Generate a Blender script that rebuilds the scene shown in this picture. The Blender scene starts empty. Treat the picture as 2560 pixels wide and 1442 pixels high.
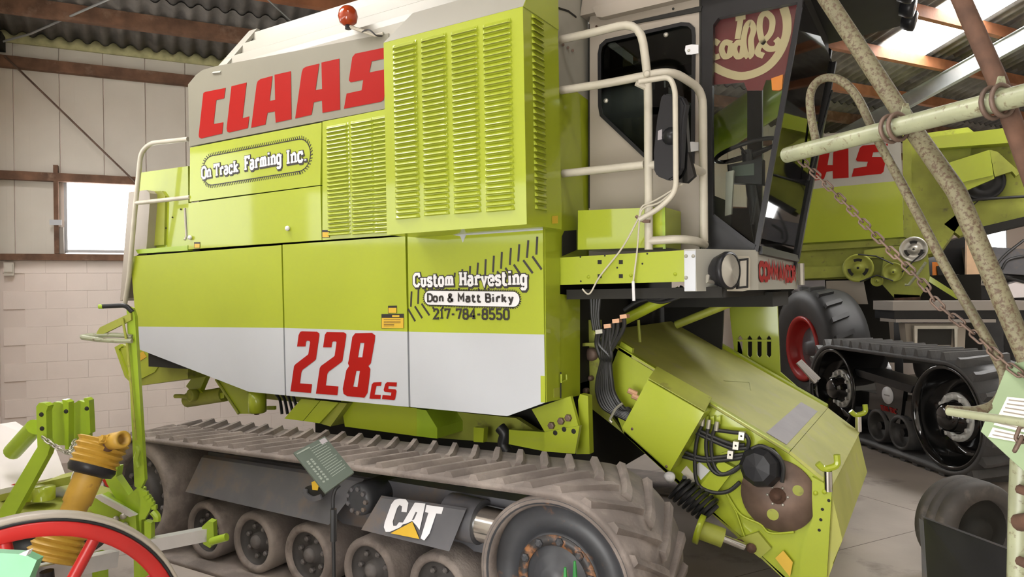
import bpy, bmesh, math, random
from mathutils import Vector, Matrix
from mathutils.geometry import tessellate_polygon
random.seed(7)
scene = bpy.context.scene
COL = scene.collection
# ------------------------------------------------------------------ camera
H = 1.85; F = 1755.0; CX, CY = 1280.0, 721.0            # eye height, focal length and centre for a 2560 x 1442 frame
A = math.radians(31.1); ROLL = math.radians(1.03); PITCH = math.radians(.317)
f0 = Vector((-math.sin(A), math.cos(A), 0)); r0 = Vector((math.cos(A), math.sin(A), 0)); u0 = Vector((0, 0, 1))
FW = f0 * math.cos(PITCH) + u0 * math.sin(PITCH); UP = u0 * math.cos(PITCH) - f0 * math.sin(PITCH)
RR = r0 * math.cos(ROLL) - UP * math.sin(ROLL); UU = UP * math.cos(ROLL) + r0 * math.sin(ROLL)
cam_d = bpy.data.cameras.new('camera'); cam = bpy.data.objects.new('camera', cam_d); COL.objects.link(cam)
cam_d.sensor_width = 36.0; cam_d.lens = F / 2560 * 36.0; cam_d.clip_end = 200; cam_d.clip_start = .02
cm = Matrix((RR, UU, -FW)).transposed().to_4x4(); cm.translation = (0, 0, H); cam.matrix_world = cm
scene.camera = cam
# ------------------------------------------------------------------ world and light
wd = bpy.data.worlds.new('daylight'); scene.world = wd; wd.use_nodes = True
bg = wd.node_tree.nodes['Background']; bg.inputs[0].default_value = (1.0, .985, .96, 1); bg.inputs[1].default_value = 1.05
def area_light(name, loc, direction, sx, sy, power, col=(1, 1, 1)):
    l = bpy.data.lights.new(name, 'AREA'); l.shape = 'RECTANGLE'; l.size = sx; l.size_y = sy; l.energy = power; l.color = col
    o = bpy.data.objects.new(name, l); COL.objects.link(o); o.location = loc
    o.rotation_euler = Vector(direction).to_track_quat('-Z', 'Y').to_euler(); return o
vs = scene.view_settings; vs.view_transform = 'Standard'; vs.look = 'None'; vs.exposure = 0.76; vs.gamma = 1.0
vs.use_curve_mapping = False
# ------------------------------------------------------------------ a pixel of the photograph turned into a point on a real plane
def ray(px, py): return FW + RR * ((px - CX) / F) - UU * ((py - CY) / F)
def PY(px, py, Y): d = ray(px, py); k = Y / d.y; return Vector((d.x * k, Y, H + d.z * k))
def PX(px, py, X): d = ray(px, py); k = X / d.x; return Vector((X, d.y * k, H + d.z * k))
def PZ(px, py, Z): d = ray(px, py); k = (Z - H) / d.z; return Vector((d.x * k, d.y * k, Z))
def PD(px, py, k): d = ray(px, py); return Vector((0, 0, H)) + d * k
# ------------------------------------------------------------------ materials
MATS = {}
def mat(name, col, rough=.5, metal=0.0, var=.0, vscale=4.0, bump=0.0, bscale=40.0, coat=0.0, dirt=None, dscale=3.0, dthr=.55, spec=.5):
    m = bpy.data.materials.new(name); m.use_nodes = True; nt = m.node_tree; N = nt.nodes; L = nt.links
    b = N['Principled BSDF']; b.inputs['Roughness'].default_value = rough; b.inputs['Metallic'].default_value = metal
    b.inputs['Specular IOR Level'].default_value = spec
    if coat: b.inputs['Coat Weight'].default_value = coat; b.inputs['Coat Roughness'].default_value = .08
    c = (*col, 1); b.inputs['Base Color'].default_value = c
    geo = None
    if var or dirt or bump:
        geo = N.new('ShaderNodeNewGeometry')
    src = None
    if var:
        n = N.new('ShaderNodeTexNoise'); n.inputs['Scale'].default_value = vscale; n.inputs['Detail'].default_value = 6
        L.new(geo.outputs['Position'], n.inputs['Vector'])
        r = N.new('ShaderNodeValToRGB'); r.color_ramp.elements[0].position = .3; r.color_ramp.elements[1].position = .7
        r.color_ramp.elements[0].color = (*[x * (1 - var) for x in col], 1); r.color_ramp.elements[1].color = (*[min(1, x * (1 + var)) for x in col], 1)
        L.new(n.outputs['Fac'], r.inputs['Fac']); src = r.outputs['Color']
    if dirt:
        n = N.new('ShaderNodeTexNoise'); n.inputs['Scale'].default_value = dscale; n.inputs['Detail'].default_value = 8; n.inputs['Roughness'].default_value = .65
        L.new(geo.outputs['Position'], n.inputs['Vector'])
        r = N.new('ShaderNodeValToRGB'); r.color_ramp.elements[0].position = dthr; r.color_ramp.elements[1].position = min(1, dthr + .12)
        r.color_ramp.elements[0].color = (0, 0, 0, 1); r.color_ramp.elements[1].color = (1, 1, 1, 1)
        L.new(n.outputs['Fac'], r.inputs['Fac'])
        mx = N.new('ShaderNodeMix'); mx.data_type = 'RGBA'
        L.new(r.outputs['Color'], mx.inputs[0])
        if src: L.new(src, mx.inputs[6])
        else: mx.inputs[6].default_value = c
        mx.inputs[7].default_value = (*dirt, 1); src = mx.outputs[2]
    if src: L.new(src, b.inputs['Base Color'])
    if bump:
        n = N.new('ShaderNodeTexNoise'); n.inputs['Scale'].default_value = bscale; n.inputs['Detail'].default_value = 5
        L.new(geo.outputs['Position'], n.inputs['Vector'])
        bp = N.new('ShaderNodeBump'); bp.inputs['Strength'].default_value = bump; bp.inputs['Distance'].default_value = .01
        L.new(n.outputs['Fac'], bp.inputs['Height']); L.new(bp.outputs['Normal'], b.inputs['Normal'])
    MATS[name] = m; return m
def emis(name, col, s):
    m = bpy.data.materials.new(name); m.use_nodes = True; nt = m.node_tree; nt.nodes.clear()
    e = nt.nodes.new('ShaderNodeEmission'); e.inputs[0].default_value = (*col, 1); e.inputs[1].default_value = s
    o = nt.nodes.new('ShaderNodeOutputMaterial'); nt.links.new(e.outputs[0], o.inputs[0]); MATS[name] = m; return m
def glass(name, tint, refl=.12, rough=.03):
    m = bpy.data.materials.new(name); m.use_nodes = True; nt = m.node_tree; nt.nodes.clear()
    t = nt.nodes.new('ShaderNodeBsdfTransparent'); t.inputs[0].default_value = (*tint, 1)
    g = nt.nodes.new('ShaderNodeBsdfGlossy'); g.inputs['Roughness'].default_value = rough
    fr = nt.nodes.new('ShaderNodeFresnel'); fr.inputs[0].default_value = 1.27
    mx = nt.nodes.new('ShaderNodeMixShader'); o = nt.nodes.new('ShaderNodeOutputMaterial')
    nt.links.new(fr.outputs[0], mx.inputs[0]); nt.links.new(t.outputs[0], mx.inputs[1]); nt.links.new(g.outputs[0], mx.inputs[2])
    nt.links.new(mx.outputs[0], o.inputs[0]); MATS[name] = m; return m
LIME = (.335, .40, .020)
mat('lime', LIME, .5, var=.05, vscale=1.3, coat=.7, bump=.015, bscale=3, spec=.3)
mat('lime_dusty', (.38, .385, .085), .6, var=.12, vscale=3, dirt=(.38, .37, .13), dscale=5, dthr=.55)
mat('lime_fresh', (.29, .42, .022), .35, var=.08, vscale=6, coat=.2)
mat('lime_old', (.29, .315, .04), .55, var=.15, vscale=4, dirt=(.16, .15, .04), dscale=7, dthr=.6)
mat('white_paint', (.46, .48, .51), .30, var=.03, vscale=2, coat=.2)
mat('stripe_grey', (.205, .195, .148), .55, var=.04, vscale=2)
mat('tank_white', (.36, .35, .30), .40, var=.04, vscale=2)
mat('cab_beige', (.33, .29, .24), .45, var=.05, vscale=2, bump=.02, bscale=6)
mat('rail_cream', (.52, .485, .40), .4, var=.08, vscale=9)
mat('red_decal', (.32, .009, .006), .55, spec=.12)
mat('black_decal', (.018, .014, .012), .45)
mat('white_decal', (.72, .72, .74), .4)
mat('yellow_decal', (.60, .38, .03), .45)
mat('joint_grey', (.17, .145, .125), .9)
mat('bolt_grey', (.11, .10, .095), .6, var=.25, vscale=20)
mat('idler_dark', (.055, .05, .047), .7, var=.3, vscale=8)
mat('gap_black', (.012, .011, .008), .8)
mat('black_paint', (.016, .016, .017), .35, var=.2, vscale=6, spec=.3)
mat('black_gloss', (.008, .008, .008), .12, coat=.4)
mat('black_plastic', (.016, .016, .018), .35, spec=.3)
mat('rubber_mid', (.07, .062, .056), .75, var=.25, vscale=6, dirt=(.13, .11, .095), dscale=4, dthr=.52)
mat('ring_metal', (.70, .70, .67), .35, metal=.25, var=.1, vscale=20)
mat('rusty_black', (.03, .028, .028), .5, var=.2, vscale=6, dirt=(.30, .13, .05), dscale=11, dthr=.52)
mat('rubber_dusty', (.165, .138, .122), .85, var=.22, vscale=5, bump=.35, bscale=60, dirt=(.24, .205, .18), dscale=2.5, dthr=.5)
mat('rubber_black', (.07, .068, .068), .5, var=.25, vscale=5, bump=.2, bscale=50)
mat('rubber_tyre', (.03, .03, .031), .55, var=.35, vscale=2.5)
mat('steel_grey', (.115, .115, .125), .45, metal=.2, var=.2, vscale=3, dirt=(.16, .13, .11), dscale=3, dthr=.5)
mat('steel_wheel', (.04, .042, .047), .45, var=.3, vscale=5, dirt=(.21, .10, .045), dscale=9, dthr=.6)
mat('chrome', (.75, .75, .73), .15, metal=1)
mat('zinc', (.50, .48, .42), .4, metal=.7, var=.1, vscale=8)
mat('silver_bar', (.66, .66, .66), .3, metal=.6, var=.08, vscale=8)
mat('rust', (.085, .042, .025), .85, var=.4, vscale=12, bump=.3, bscale=40)
mat('rust_rubbed', (.15, .10, .075), .55, metal=.3, var=.35, vscale=7)
mat('wood_old', (.16, .085, .05), .75, var=.4, vscale=6, bump=.2, bscale=30, dirt=(.24, .15, .10), dscale=4, dthr=.55)
mat('wood_orange', (.29, .115, .05), .7, var=.25, vscale=5, bump=.15, bscale=30)
mat('wood_pale', (.62, .42, .26), .7, var=.1, vscale=5)
mat('fibre_cement', (.17, .16, .147), .9, var=.3, vscale=5, bump=.3, bscale=50, dirt=(.17, .155, .14), dscale=2.2, dthr=.55)
mat('fibre_edge', (.40, .39, .37), .9, var=.2, vscale=9)
mat('foam_yellow', (.50, .49, .26), .9, var=.2, vscale=12)
mat('clad_panel', (.66, .635, .565), .6, var=.03, vscale=3)
mat('block_white', (.86, .775, .72), .85, var=.04, vscale=2, bump=.15, bscale=90)
mat('mortar', (.80, .715, .66), .9)
mat('concrete', (.365, .315, .273), .75, var=.14, vscale=1.2, bump=.12, bscale=25, dirt=(.22, .185, .16), dscale=1.8, dthr=.56)
mat('galvanised', (.38, .40, .40), .45, metal=.5, var=.15, vscale=5)
mat('pale_green', (.27, .285, .18), .35, var=.18, vscale=8, dirt=(.11, .075, .04), dscale=45, dthr=.56)
mat('pale_green_rusty', (.155, .14, .08), .65, var=.2, vscale=9, dirt=(.08, .05, .028), dscale=95, dthr=.48)
mat('plate_green', (.24, .32, .18), .5, var=.05, vscale=6)
mat('mint_green', (.13, .33, .18), .5, var=.1, vscale=6, dirt=(.35, .55, .4), dscale=18, dthr=.68)
mat('pto_yellow', (.45, .27, .035), .5, var=.15, vscale=9, dirt=(.25, .13, .03), dscale=9, dthr=.6)
mat('red_paint', (.40, .012, .010), .35, var=.08, vscale=6)
mat('paper', (.80, .74, .62), .8)
mat('print_grey', (.25, .22, .19), .8)
mat('sign_green', (.075, .095, .075), .45)
mat('sign_print', (.22, .25, .21), .6)
mat('hose_black', (.018, .018, .018), .4)
mat('copper_fit', (.62, .36, .22), .4, metal=.3)
mat('amber', (.36, .045, .008), .12, coat=.6)
mat('orange_lens', (.75, .22, .02), .25)
mat('headlight', (.55, .53, .48), .12, metal=.7)
mat('deck_sheet', (.62, .57, .56), .4, var=.05, vscale=3)
mat('cardboard', (.48, .31, .17), .8)
mat('grey_box', (.28, .25, .22), .6)
mat('red_sticker', (.12, .005, .009), .35)
mat('cream_sticker', (.46, .35, .20), .4)
mat('green_stake', (.015, .16, .03), .4)
mat('grey_mark', (.30, .28, .29), .6, var=.1)
emis('sky_pane', (1, .99, .97), 5.0); emis('skylight_pane', (1, .985, .96), 15.0); emis('gable_pane', (1, .985, .96), 2.6); emis('low_fill_glow', (1, .985, .96), 6.5)
glass('cab_glass', (.94, .97, .95))
glass('tint_glass', (.25, .27, .25))
# ------------------------------------------------------------------ meshes
WP = {}                                                     # world position of every object's origin
def _place(o, c, parent):
    WP[o] = Vector(c)
    if parent is None: o.location = c
    else: o.parent = parent; o.location = Vector(c) - WP[parent]
def thing(name, label, cat, loc, group=None):
    o = bpy.data.objects.new(name, None); COL.objects.link(o); o.empty_display_size = .2
    _place(o, loc, None); o['label'] = label; o['category'] = cat
    if group: o['group'] = group
    return o
def tag(o, label, cat, group=None):
    o['label'] = label; o['category'] = cat
    if group: o['group'] = group
    return o
class MB:
    def __init__(s): s.v = []; s.f = []; s.m = []; s.sm = []
    def add(s, vs, fs, mi=0, smooth=False):
        b = len(s.v); s.v += [Vector(v) for v in vs]
        for f in fs: s.f.append([b + i for i in f]); s.m.append(mi); s.sm.append(smooth)
        return s
    def box(s, a, b, mi=0):
        x0, y0, z0 = a; x1, y1, z1 = b
        return s.add([(x0,y0,z0),(x1,y0,z0),(x1,y1,z0),(x0,y1,z0),(x0,y0,z1),(x1,y0,z1),(x1,y1,z1),(x0,y1,z1)],
                     [(0,3,2,1),(4,5,6,7),(0,1,5,4),(1,2,6,5),(2,3,7,6),(3,0,4,7)], mi)
    def hexa(s, low, high, mi=0):                            # two quads of four points joined to a solid
        return s.add(list(low) + list(high), [(0,3,2,1),(4,5,6,7),(0,1,5,4),(1,2,6,5),(2,3,7,6),(3,0,4,7)], mi)
    def obox(s, c, ax, ay, az, mi=0):                        # box by centre and half-axes
        c = Vector(c); ax = Vector(ax); ay = Vector(ay); az = Vector(az)
        lo = [c - ax - ay - az, c + ax - ay - az, c + ax + ay - az, c - ax + ay - az]
        return s.hexa(lo, [p + 2 * az for p in lo], mi)
    def prism(s, pts, ext, mi=0, holes=(), side=None):
        ext = Vector(ext); loops = [[Vector(p) for p in pts]] + [[Vector(p) for p in h] for h in holes]
        tris = tessellate_polygon(loops); flat = [p for l in loops for p in l]; n = len(flat)
        s.add(flat + [p + ext for p in flat], [tuple(t) for t in tris] + [tuple(n + i for i in reversed(t)) for t in tris], mi)
        b0 = 0
        for l in loops:
            k = len(l); q = [p for p in l]
            s.add(q + [p + ext for p in q], [(i, (i + 1) % k, k + (i + 1) % k, k + i) for i in range(k)], mi if side is None else side)
        return s
    def tube(s, pts, r, n=10, mi=0, closed=False, cap=True, radii=None):
        pts = [Vector(p) for p in pts]; K = len(pts); rings = []; prev = None
        for i, p in enumerate(pts):
            if closed: t = pts[(i + 1) % K] - pts[i - 1]
            else: t = pts[min(i + 1, K - 1)] - pts[max(i - 1, 0)]
            t.normalize()
            if prev is None:
                a = Vector((0, 0, 1)) if abs(t.z) < .9 else Vector((1, 0, 0)); u = t.cross(a).normalized()
            else: u = (prev - t * prev.dot(t)).normalized()
            prev = u; w = t.cross(u); rr = radii[i] if radii else r
            rings.append([p + (u * math.cos(2 * math.pi * k / n) + w * math.sin(2 * math.pi * k / n)) * rr for k in range(n)])
        fs = []; R = K if closed else K - 1
        for i in range(R):
            j = (i + 1) % K
            for k in range(n): fs.append((i * n + k, i * n + (k + 1) % n, j * n + (k + 1) % n, j * n + k))
        s.add([v for r_ in rings for v in r_], fs, mi, True)
        if cap and not closed: s.add(rings[0], [tuple(reversed(range(n)))], mi); s.add(rings[-1], [tuple(range(n))], mi)
        return s
    def lathe(s, c, axis, prof, n=32, mi=0, smooth=True, up=None):   # prof: (radius, along-axis)
        c = Vector(c); a = Vector(axis).normalized(); h = Vector((0, 0, 1)) if abs(a.z) < .9 else Vector((1, 0, 0))
        u = a.cross(h).normalized(); w = a.cross(u); vs = []; fs = []
        for r, d in prof:
            for k in range(n): vs.append(c + a * d + (u * math.cos(2*math.pi*k/n) + w * math.sin(2*math.pi*k/n)) * r)
        for i in range(len(prof) - 1):
            for k in range(n): fs.append((i*n+k, i*n+(k+1) % n, (i+1)*n+(k+1) % n, (i+1)*n+k))
        return s.add(vs, fs, mi, smooth)
    def stroke(s, pts, w, nrm, ext, mi=0, closed=False):    # flat line of width w in the plane with normal nrm, thickness ext
        pts = [Vector(p) for p in pts]; nrm = Vector(nrm).normalized(); K = len(pts); L_ = []; R_ = []
        for i, p in enumerate(pts):
            if closed: a = pts[i] - pts[i - 1]; b = pts[(i + 1) % K] - pts[i]
            else: a = pts[i] - pts[max(i - 1, 0)]; b = pts[min(i + 1, K - 1)] - pts[i]
            if a.length < 1e-9: a = b
            if b.length < 1e-9: b = a
            t = (a.normalized() + b.normalized()); t = t.normalized() if t.length > 1e-6 else a.normalized()
            d = nrm.cross(t).normalized(); k = 1 / max(.45, d.dot(nrm.cross(a.normalized())))
            L_.append(p + d * w / 2 * k); R_.append(p - d * w / 2 * k)
        e = nrm * ext
        vs = [v for q in (L_, R_) for v in q]; vs += [v + e for v in vs]
        fs = []
        for i in range(K if closed else K - 1):
            j = (i + 1) % K
            fs += [(i, j, K + j, K + i), (2*K+i, 3*K+i, 3*K+j, 2*K+j), (i, 2*K+i, 2*K+j, j), (K+i, K+j, 3*K+j, 3*K+i)]
        if not closed: fs += [(0, K, 3*K, 2*K), (K-1, 3*K-1, 4*K-1, 2*K-1)]
        return s.add(vs, fs, mi)
    def build(s, name, mats, parent=None, kind=None, label=None, fix=True):
        if isinstance(mats, str): mats = [mats]
        lo = Vector((min(v.x for v in s.v), min(v.y for v in s.v), min(v.z for v in s.v)))
        hi = Vector((max(v.x for v in s.v), max(v.y for v in s.v), max(v.z for v in s.v))); c = (lo + hi) / 2
        me = bpy.data.meshes.new(name); me.from_pydata([v - c for v in s.v], [], s.f)
        for m in mats: me.materials.append(MATS[m])
        me.polygons.foreach_set('material_index', s.m); me.polygons.foreach_set('use_smooth', s.sm)
        if fix:
            bm = bmesh.new(); bm.from_mesh(me); bmesh.ops.remove_doubles(bm, verts=bm.verts, dist=1e-5)
            bmesh.ops.recalc_face_normals(bm, faces=bm.faces); bm.to_mesh(me); bm.free()
        me.update(); o = bpy.data.objects.new(name, me); COL.objects.link(o); _place(o, c, parent)
        if any(s.sm) and not all(s.sm): 
            try: me.set_sharp_from_angle(angle=math.radians(40))
            except Exception: pass
        if kind: o['kind'] = kind
        if label: o['label'] = label
        return o
def inst(me, name, loc, parent, rot=None, scale=None):
    o = bpy.data.objects.new(name, me); COL.objects.link(o); _place(o, loc, parent)
    if rot is not None: o.rotation_euler = rot.to_euler() if hasattr(rot, 'to_euler') else rot
    if scale is not None: o.scale = scale
    return o
def ppy(pts, Y): return [PY(x, y, Y) for x, y in pts]
def plate(name, pts, Y, th, m, parent, holes=(), label=None):   # sheet facing the hall, standing in the plane Y, th thick behind it
    return MB().prism(ppy(pts, Y), (0, th, 0), holes=[ppy(h, Y) for h in holes]).build(name, m, parent, label=label)
def rod(name, pts, r, m, parent, n=10, label=None, closed=False): return MB().tube(pts, r, n, closed=closed).build(name, m, parent, label=label)
def smooth_path(pts, k=6):
    pts = [Vector(p) for p in pts]; out = []
    for i in range(len(pts) - 1):
        a = pts[max(i - 1, 0)]; b = pts[i]; c = pts[i + 1]; d = pts[min(i + 2, len(pts) - 1)]
        for j in range(k):
            t = j / k; out.append(.5 * ((2 * b) + (c - a) * t + (2 * a - 5 * b + 4 * c - d) * t * t + (3 * b - a - 3 * c + d) * t ** 3))
    return out + [pts[-1]]
def fillet(pts, r, k=5):                                       # polyline with rounded corners (bent pipe)
    pts = [Vector(p) for p in pts]; out = [pts[0]]
    for i in range(1, len(pts) - 1):
        a = pts[i - 1] - pts[i]; b = pts[i + 1] - pts[i]; q = min(r, a.length * .45, b.length * .45)
        p0 = pts[i] + a.normalized() * q; p2 = pts[i] + b.normalized() * q
        for j in range(k + 1):
            t = j / k; out.append(p0 * (1 - t) ** 2 + pts[i] * 2 * t * (1 - t) + p2 * t * t)
    return out + [pts[-1]]
def zc(pts, ox, oy, s): return [(ox + x / s, oy + y / s) for x, y in pts]
def circ(cx, cy, r, n=14): return [(cx + r * math.cos(2*math.pi*k/n), cy + r * math.sin(2*math.pi*k/n)) for k in range(n)]
# ------------------------------------------------------------------ slab-serif stroke letters: "w;x,y x,y|...;serif points"
GL = {
'O':('4','1.2,0 0,1.2 0,4.8 1.2,6 2.8,6 4,4.8 4,1.2 2.8,0*',''), 'C':('4','4,4.4 3.6,6 1.2,6 0,4.8 0,1.2 1.2,0 2.8,0 4,1.4',''),
'D':('4','.6,0 .6,6 2.6,6 4,4.8 4,1.2 2.6,0*','.6,0 .6,6'), 'T':('4.4','2.2,0 2.2,6|0,4.6 0,6 4.4,6 4.4,4.6','2.2,0'),
'F':('3.8','.7,0 .7,6 3.8,6 3.8,4.8|.7,3.2 2.8,3.2','.7,0 .7,6'), 'I':('2','1,0 1,6','1,0 1,6'),
'H':('4.6','.8,0 .8,6|3.8,0 3.8,6|.8,3 3.8,3','.8,0 .8,6 3.8,0 3.8,6'), 'M':('5.4','.8,0 .8,6 2.7,2.4 4.6,6 4.6,0','.8,0 4.6,0'),
'B':('4','.7,0 .7,6 2.8,6 3.6,5.2 3.6,3.9 2.8,3.2 .7,3.2|2.8,3.2 3.9,2.4 3.9,.8 2.9,0 .7,0','.7,0 .7,6'),
'A':('4.4','.4,0 2.2,6 4,0|1,2 3.4,2','.4,0 4,0'), 'N':('4.6','.8,0 .8,6 3.8,0 3.8,6','.8,0 3.8,6'),
'R':('4.2','.7,0 .7,6 2.9,6 3.7,5.2 3.7,3.9 2.9,3.1 .7,3.1|2.2,3.1 3.9,0','.7,0 .7,6'),
'a':('3.4','.3,3.6 .8,4 2.2,4 2.7,3.4 2.7,.6 3.2,0|2.7,2.4 .8,2.3 .2,1.6 .2,.6 .8,0 1.9,0 2.7,.7',''),
'c':('3.2','3,2.8 2.6,4 .9,4 .2,3.2 .2,.8 .9,0 2.3,0 3,1',''), 'e':('3.3','.3,2.1 3,2.1 3,3.2 2.3,4 .9,4 .2,3.2 .2,.8 .9,0 2.3,0 3,.8',''),
'g':('3.5','2.9,4 2.9,-1.1 2.2,-1.9 .8,-1.9 .2,-1.2|2.9,3.2 2.1,4 .9,4 .2,3.2 .2,.9 .9,.1 2.1,.1 2.9,.9','2.9,4'),
'i':('1.8','.9,0 .9,4|.9,5.1 .9,6','.9,0'), 'k':('3.8','.7,0 .7,6|.7,1.6 3,4|1.5,2.4 3.3,0','.7,0 .7,6 3,4 3.2,0'),
'm':('5.4','.7,0 .7,4|.7,3.2 1.5,4 2.2,4 2.7,3.3 2.7,0|2.7,3.2 3.5,4 4.2,4 4.7,3.3 4.7,0','.7,0 2.7,0 4.7,0'),
'n':('3.8','.7,0 .7,4|.7,3.2 1.6,4 2.5,4 3.1,3.2 3.1,0','.7,0 .7,4 3.1,0'), 'o':('3.4','.9,0 .2,.9 .2,3.1 .9,4 2.3,4 3,3.1 3,.9 2.3,0*',''),
'r':('3','.8,0 .8,4|.8,3 1.6,4 2.5,4 2.7,3','.8,0 .8,4'), 's':('3','2.7,3 2.3,4 .8,4 .3,3.5 .3,2.7 .8,2.2 2.2,1.9 2.7,1.3 2.7,.6 2.2,0 .7,0 .2,1',''),
't':('2.8','.9,5.6 .9,.7 1.5,0 2.3,0 2.6,.6|0,4 2.3,4',''), 'u':('3.8','.7,4 .7,.8 1.3,0 2.2,0 3,.8|3,4 3,0','.7,4 3,4 3,0'),
'v':('3.8','.5,4 1.9,0 3.3,4','.5,4 3.3,4'), 'y':('3.8','.5,4 2,0.2|3.3,4 1.6,-1.4 .6,-1.9','.5,4 3.3,4'),
'&':('4.4','4,0 1,4.6 1.2,5.6 2,6 2.8,5.5 2.7,4.6 .5,2.2 .4,.8 1.3,0 2.4,0 4,2.4',''), '.':('1.4','.7,0 .7,.6',''), '-':('2.6','.4,2.8 2.2,2.8',''),
'0':('3.8','1.1,0 .3,1.1 .3,4.9 1.1,6 2.7,6 3.5,4.9 3.5,1.1 2.7,0*',''), '1':('2.6','.4,5 1.3,6 1.3,0','1.3,0'),
'2':('3.8','.3,4.4 .6,5.6 1.3,6 2.7,6 3.4,5.2 3.4,4 .3,0 3.5,0 3.5,1',''), '4':('4','2.9,0 2.9,6 .2,1.7 3.8,1.7','2.9,0'),
'5':('3.8','3.3,6 .6,6 .5,3.4 2.6,3.5 3.5,2.6 3.5,1 2.6,0 1.1,0 .3,1',''), '7':('3.7','.3,4.8 .3,6 3.5,6 1.6,0',''),
'8':('3.8','1.1,3.2 .5,3.8 .5,5.4 1.1,6 2.7,6 3.3,5.4 3.3,3.8 2.7,3.2*|1.1,3.2 .3,2.4 .3,.8 1.1,0 2.7,0 3.5,.8 3.5,2.4 2.7,3.2*',''),
}
def lettering(text, p0, p1, h, w, serif=True, grow=0, shift=(0, 0), off=.002, th=.001, gap=1.0, split=None):
    """letters of height h along the line p0-p1 on a wall facing -y; returns an MB"""
    p0 = Vector(p0); p1 = Vector(p1); d = (p1 - p0); tot = 0; pen = []
    for ch in text:
        if ch == ' ': tot += 2.2; continue
        g = GL[ch]; pen.append((ch, tot)); tot += float(g[0]) + gap
    kk = 0; tot -= gap; L_ = d.length; u = d / tot; zu = Vector((0, 0, 1)) if abs(d.normalized().z) < .5 else Vector((1, 0, 0)); up = zu * (h / 6); n = u.cross(up).normalized()
    mb = MB(); sx = shift[0]; sy = shift[1]
    for ch, x0 in pen:
        g = GL[ch]
        if split: mb = MB()
        tr = lambda q: p0 + u * (x0 + q[0] + sx) + up * (q[1] + sy) + n * off
        for st in g[1].split('|'):
            cl = st.endswith('*'); P = [tr([float(t) for t in a.split(',')]) for a in st.rstrip('*').split()]
            if not cl and grow:
                P[0] = P[0] + (P[0] - P[1]).normalized() * grow / 2; P[-1] = P[-1] + (P[-1] - P[-2]).normalized() * grow / 2
            kk += 1; mb.stroke([p + n * (.00012 * (kk % 6)) for p in P], w + grow, n, th, closed=cl)
        if serif:
            for a in g[2].split():
                q = [float(t) for t in a.split(',')]; s_ = 1.05; k = w / (h / 6) * .28
                yy = q[1] + (k if q[1] == 0 else -k)
                kk += 1; mb.stroke([tr((q[0] - s_ , yy)) - u.normalized() * grow / 2 + n * (.00012 * (kk % 6)), tr((q[0] + s_, yy)) + u.normalized() * grow / 2 + n * (.00012 * (kk % 6))], w * .62 + grow, n, th)
        if split: mb.build(*split)
    return mb
# ================================================================== the hall
BA = math.radians(57.3)
bu = Vector((math.cos(BA), math.sin(BA), 0)); bv = Vector((math.sin(BA), -math.cos(BA), 0))   # along the wall, into the hall
W40 = PD(40, 752, 7.8); W40.z = 0
def wall_hit(px, py, off=0.0):
    d = ray(px, py); c = Vector((0, 0, H)); k = (W40 + bv * off - c).dot(bv) / d.dot(bv); return c + d * k
def us(p): q = Vector(p) - BO; return q.dot(bu), q.dot(bv), p.z
_c = wall_hit(8, 800); BO = Vector((_c.x, _c.y, 0))
def B(u, s, z): return BO + bu * u + bv * s + Vector((0, 0, z))
def bbox(mb, u0_, u1_, s0, s1, z0, z1, mi=0):
    return mb.hexa([B(u0_, s0, z0), B(u1_, s0, z0), B(u1_, s1, z0), B(u0_, s1, z0)], [B(u0_, s0, z1), B(u1_, s0, z1), B(u1_, s1, z1), B(u0_, s1, z1)], mi)
ROT_B = Matrix.Rotation(BA, 4, 'Z')
PT = math.tan(math.radians(15)); ZE = 4.80
def zr(s): return ZE + PT * s
def roof_hit(px, py, drop=0.0):
    d = ray(px, py); c = Vector((0, 0, H)); q = c - BO
    s0 = q.dot(bv); ds = d.dot(bv); k = (ZE - drop + PT * s0 - H) / (d.z - PT * ds); return c + d * k
# floor
fl = MB().add([(-30, -16, 0), (30, -16, 0), (30, 30, 0), (-30, 30, 0), (-30, -16, -.3), (30, -16, -.3), (30, 30, -.3), (-30, 30, -.3)],
              [(0, 1, 2, 3), (7, 6, 5, 4), (0, 4, 5, 1), (1, 5, 6, 2), (2, 6, 7, 3), (3, 7, 4, 0)]).build('floor', 'concrete', kind='structure')
jm = MB(); 
for k in range(-3, 8):
    bbox(jm, -2, 26, 1.2 + k * 2.4, 1.2 + k * 2.4 + .006, .0003, .001)
    bbox(jm, 1.5 + k * 2.8, 1.506 + k * 2.8, -1, 14, .0003, .001)
jm.build('joint_line', 'joint_grey', fl)
# wall with windows: block plinth, cladding above, timber girts
ZB = 2.36; ULEN = 24.0
win = [(wall_hit(160, 545), wall_hit(335, 545))]
u_w0 = us(win[0][0])[0]; u_w1 = u_w0 + 1.25
wl = MB(); bbox(wl, -.3, ULEN, -.22, -.012, 0, ZB)
WZ0, WZ1 = 2.40, 3.24
WINS = [(u_w0, u_w1)] + [(u_w0 + k * 4.2, u_w0 + k * 4.2 + 1.6) for k in range(1, 6)]
prev = -.3
for a, b in WINS:                                            # backing above the plinth, with openings
    bbox(wl, prev, a, -.12, -.03, ZB, WZ1); prev = b
bbox(wl, prev, ULEN, -.12, -.03, ZB, WZ1); bbox(wl, -.3, ULEN, -.12, -.03, WZ1, ZE + .02); 
wall = wl.build('wall_left', 'mortar', kind='structure')
bl = MB().box((-.1994, -.05, -.0994), (.1994, 0, .0994)); bl0 = bl.build('block', 'block_white', wall); bme = bl0.data
bv_ = bmesh.new(); bv_.from_mesh(bme); bmesh.ops.bevel(bv_, geom=bv_.edges[:], offset=.0018, segments=1, affect='EDGES'); bv_.to_mesh(bme); bv_.free()
first = True
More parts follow.
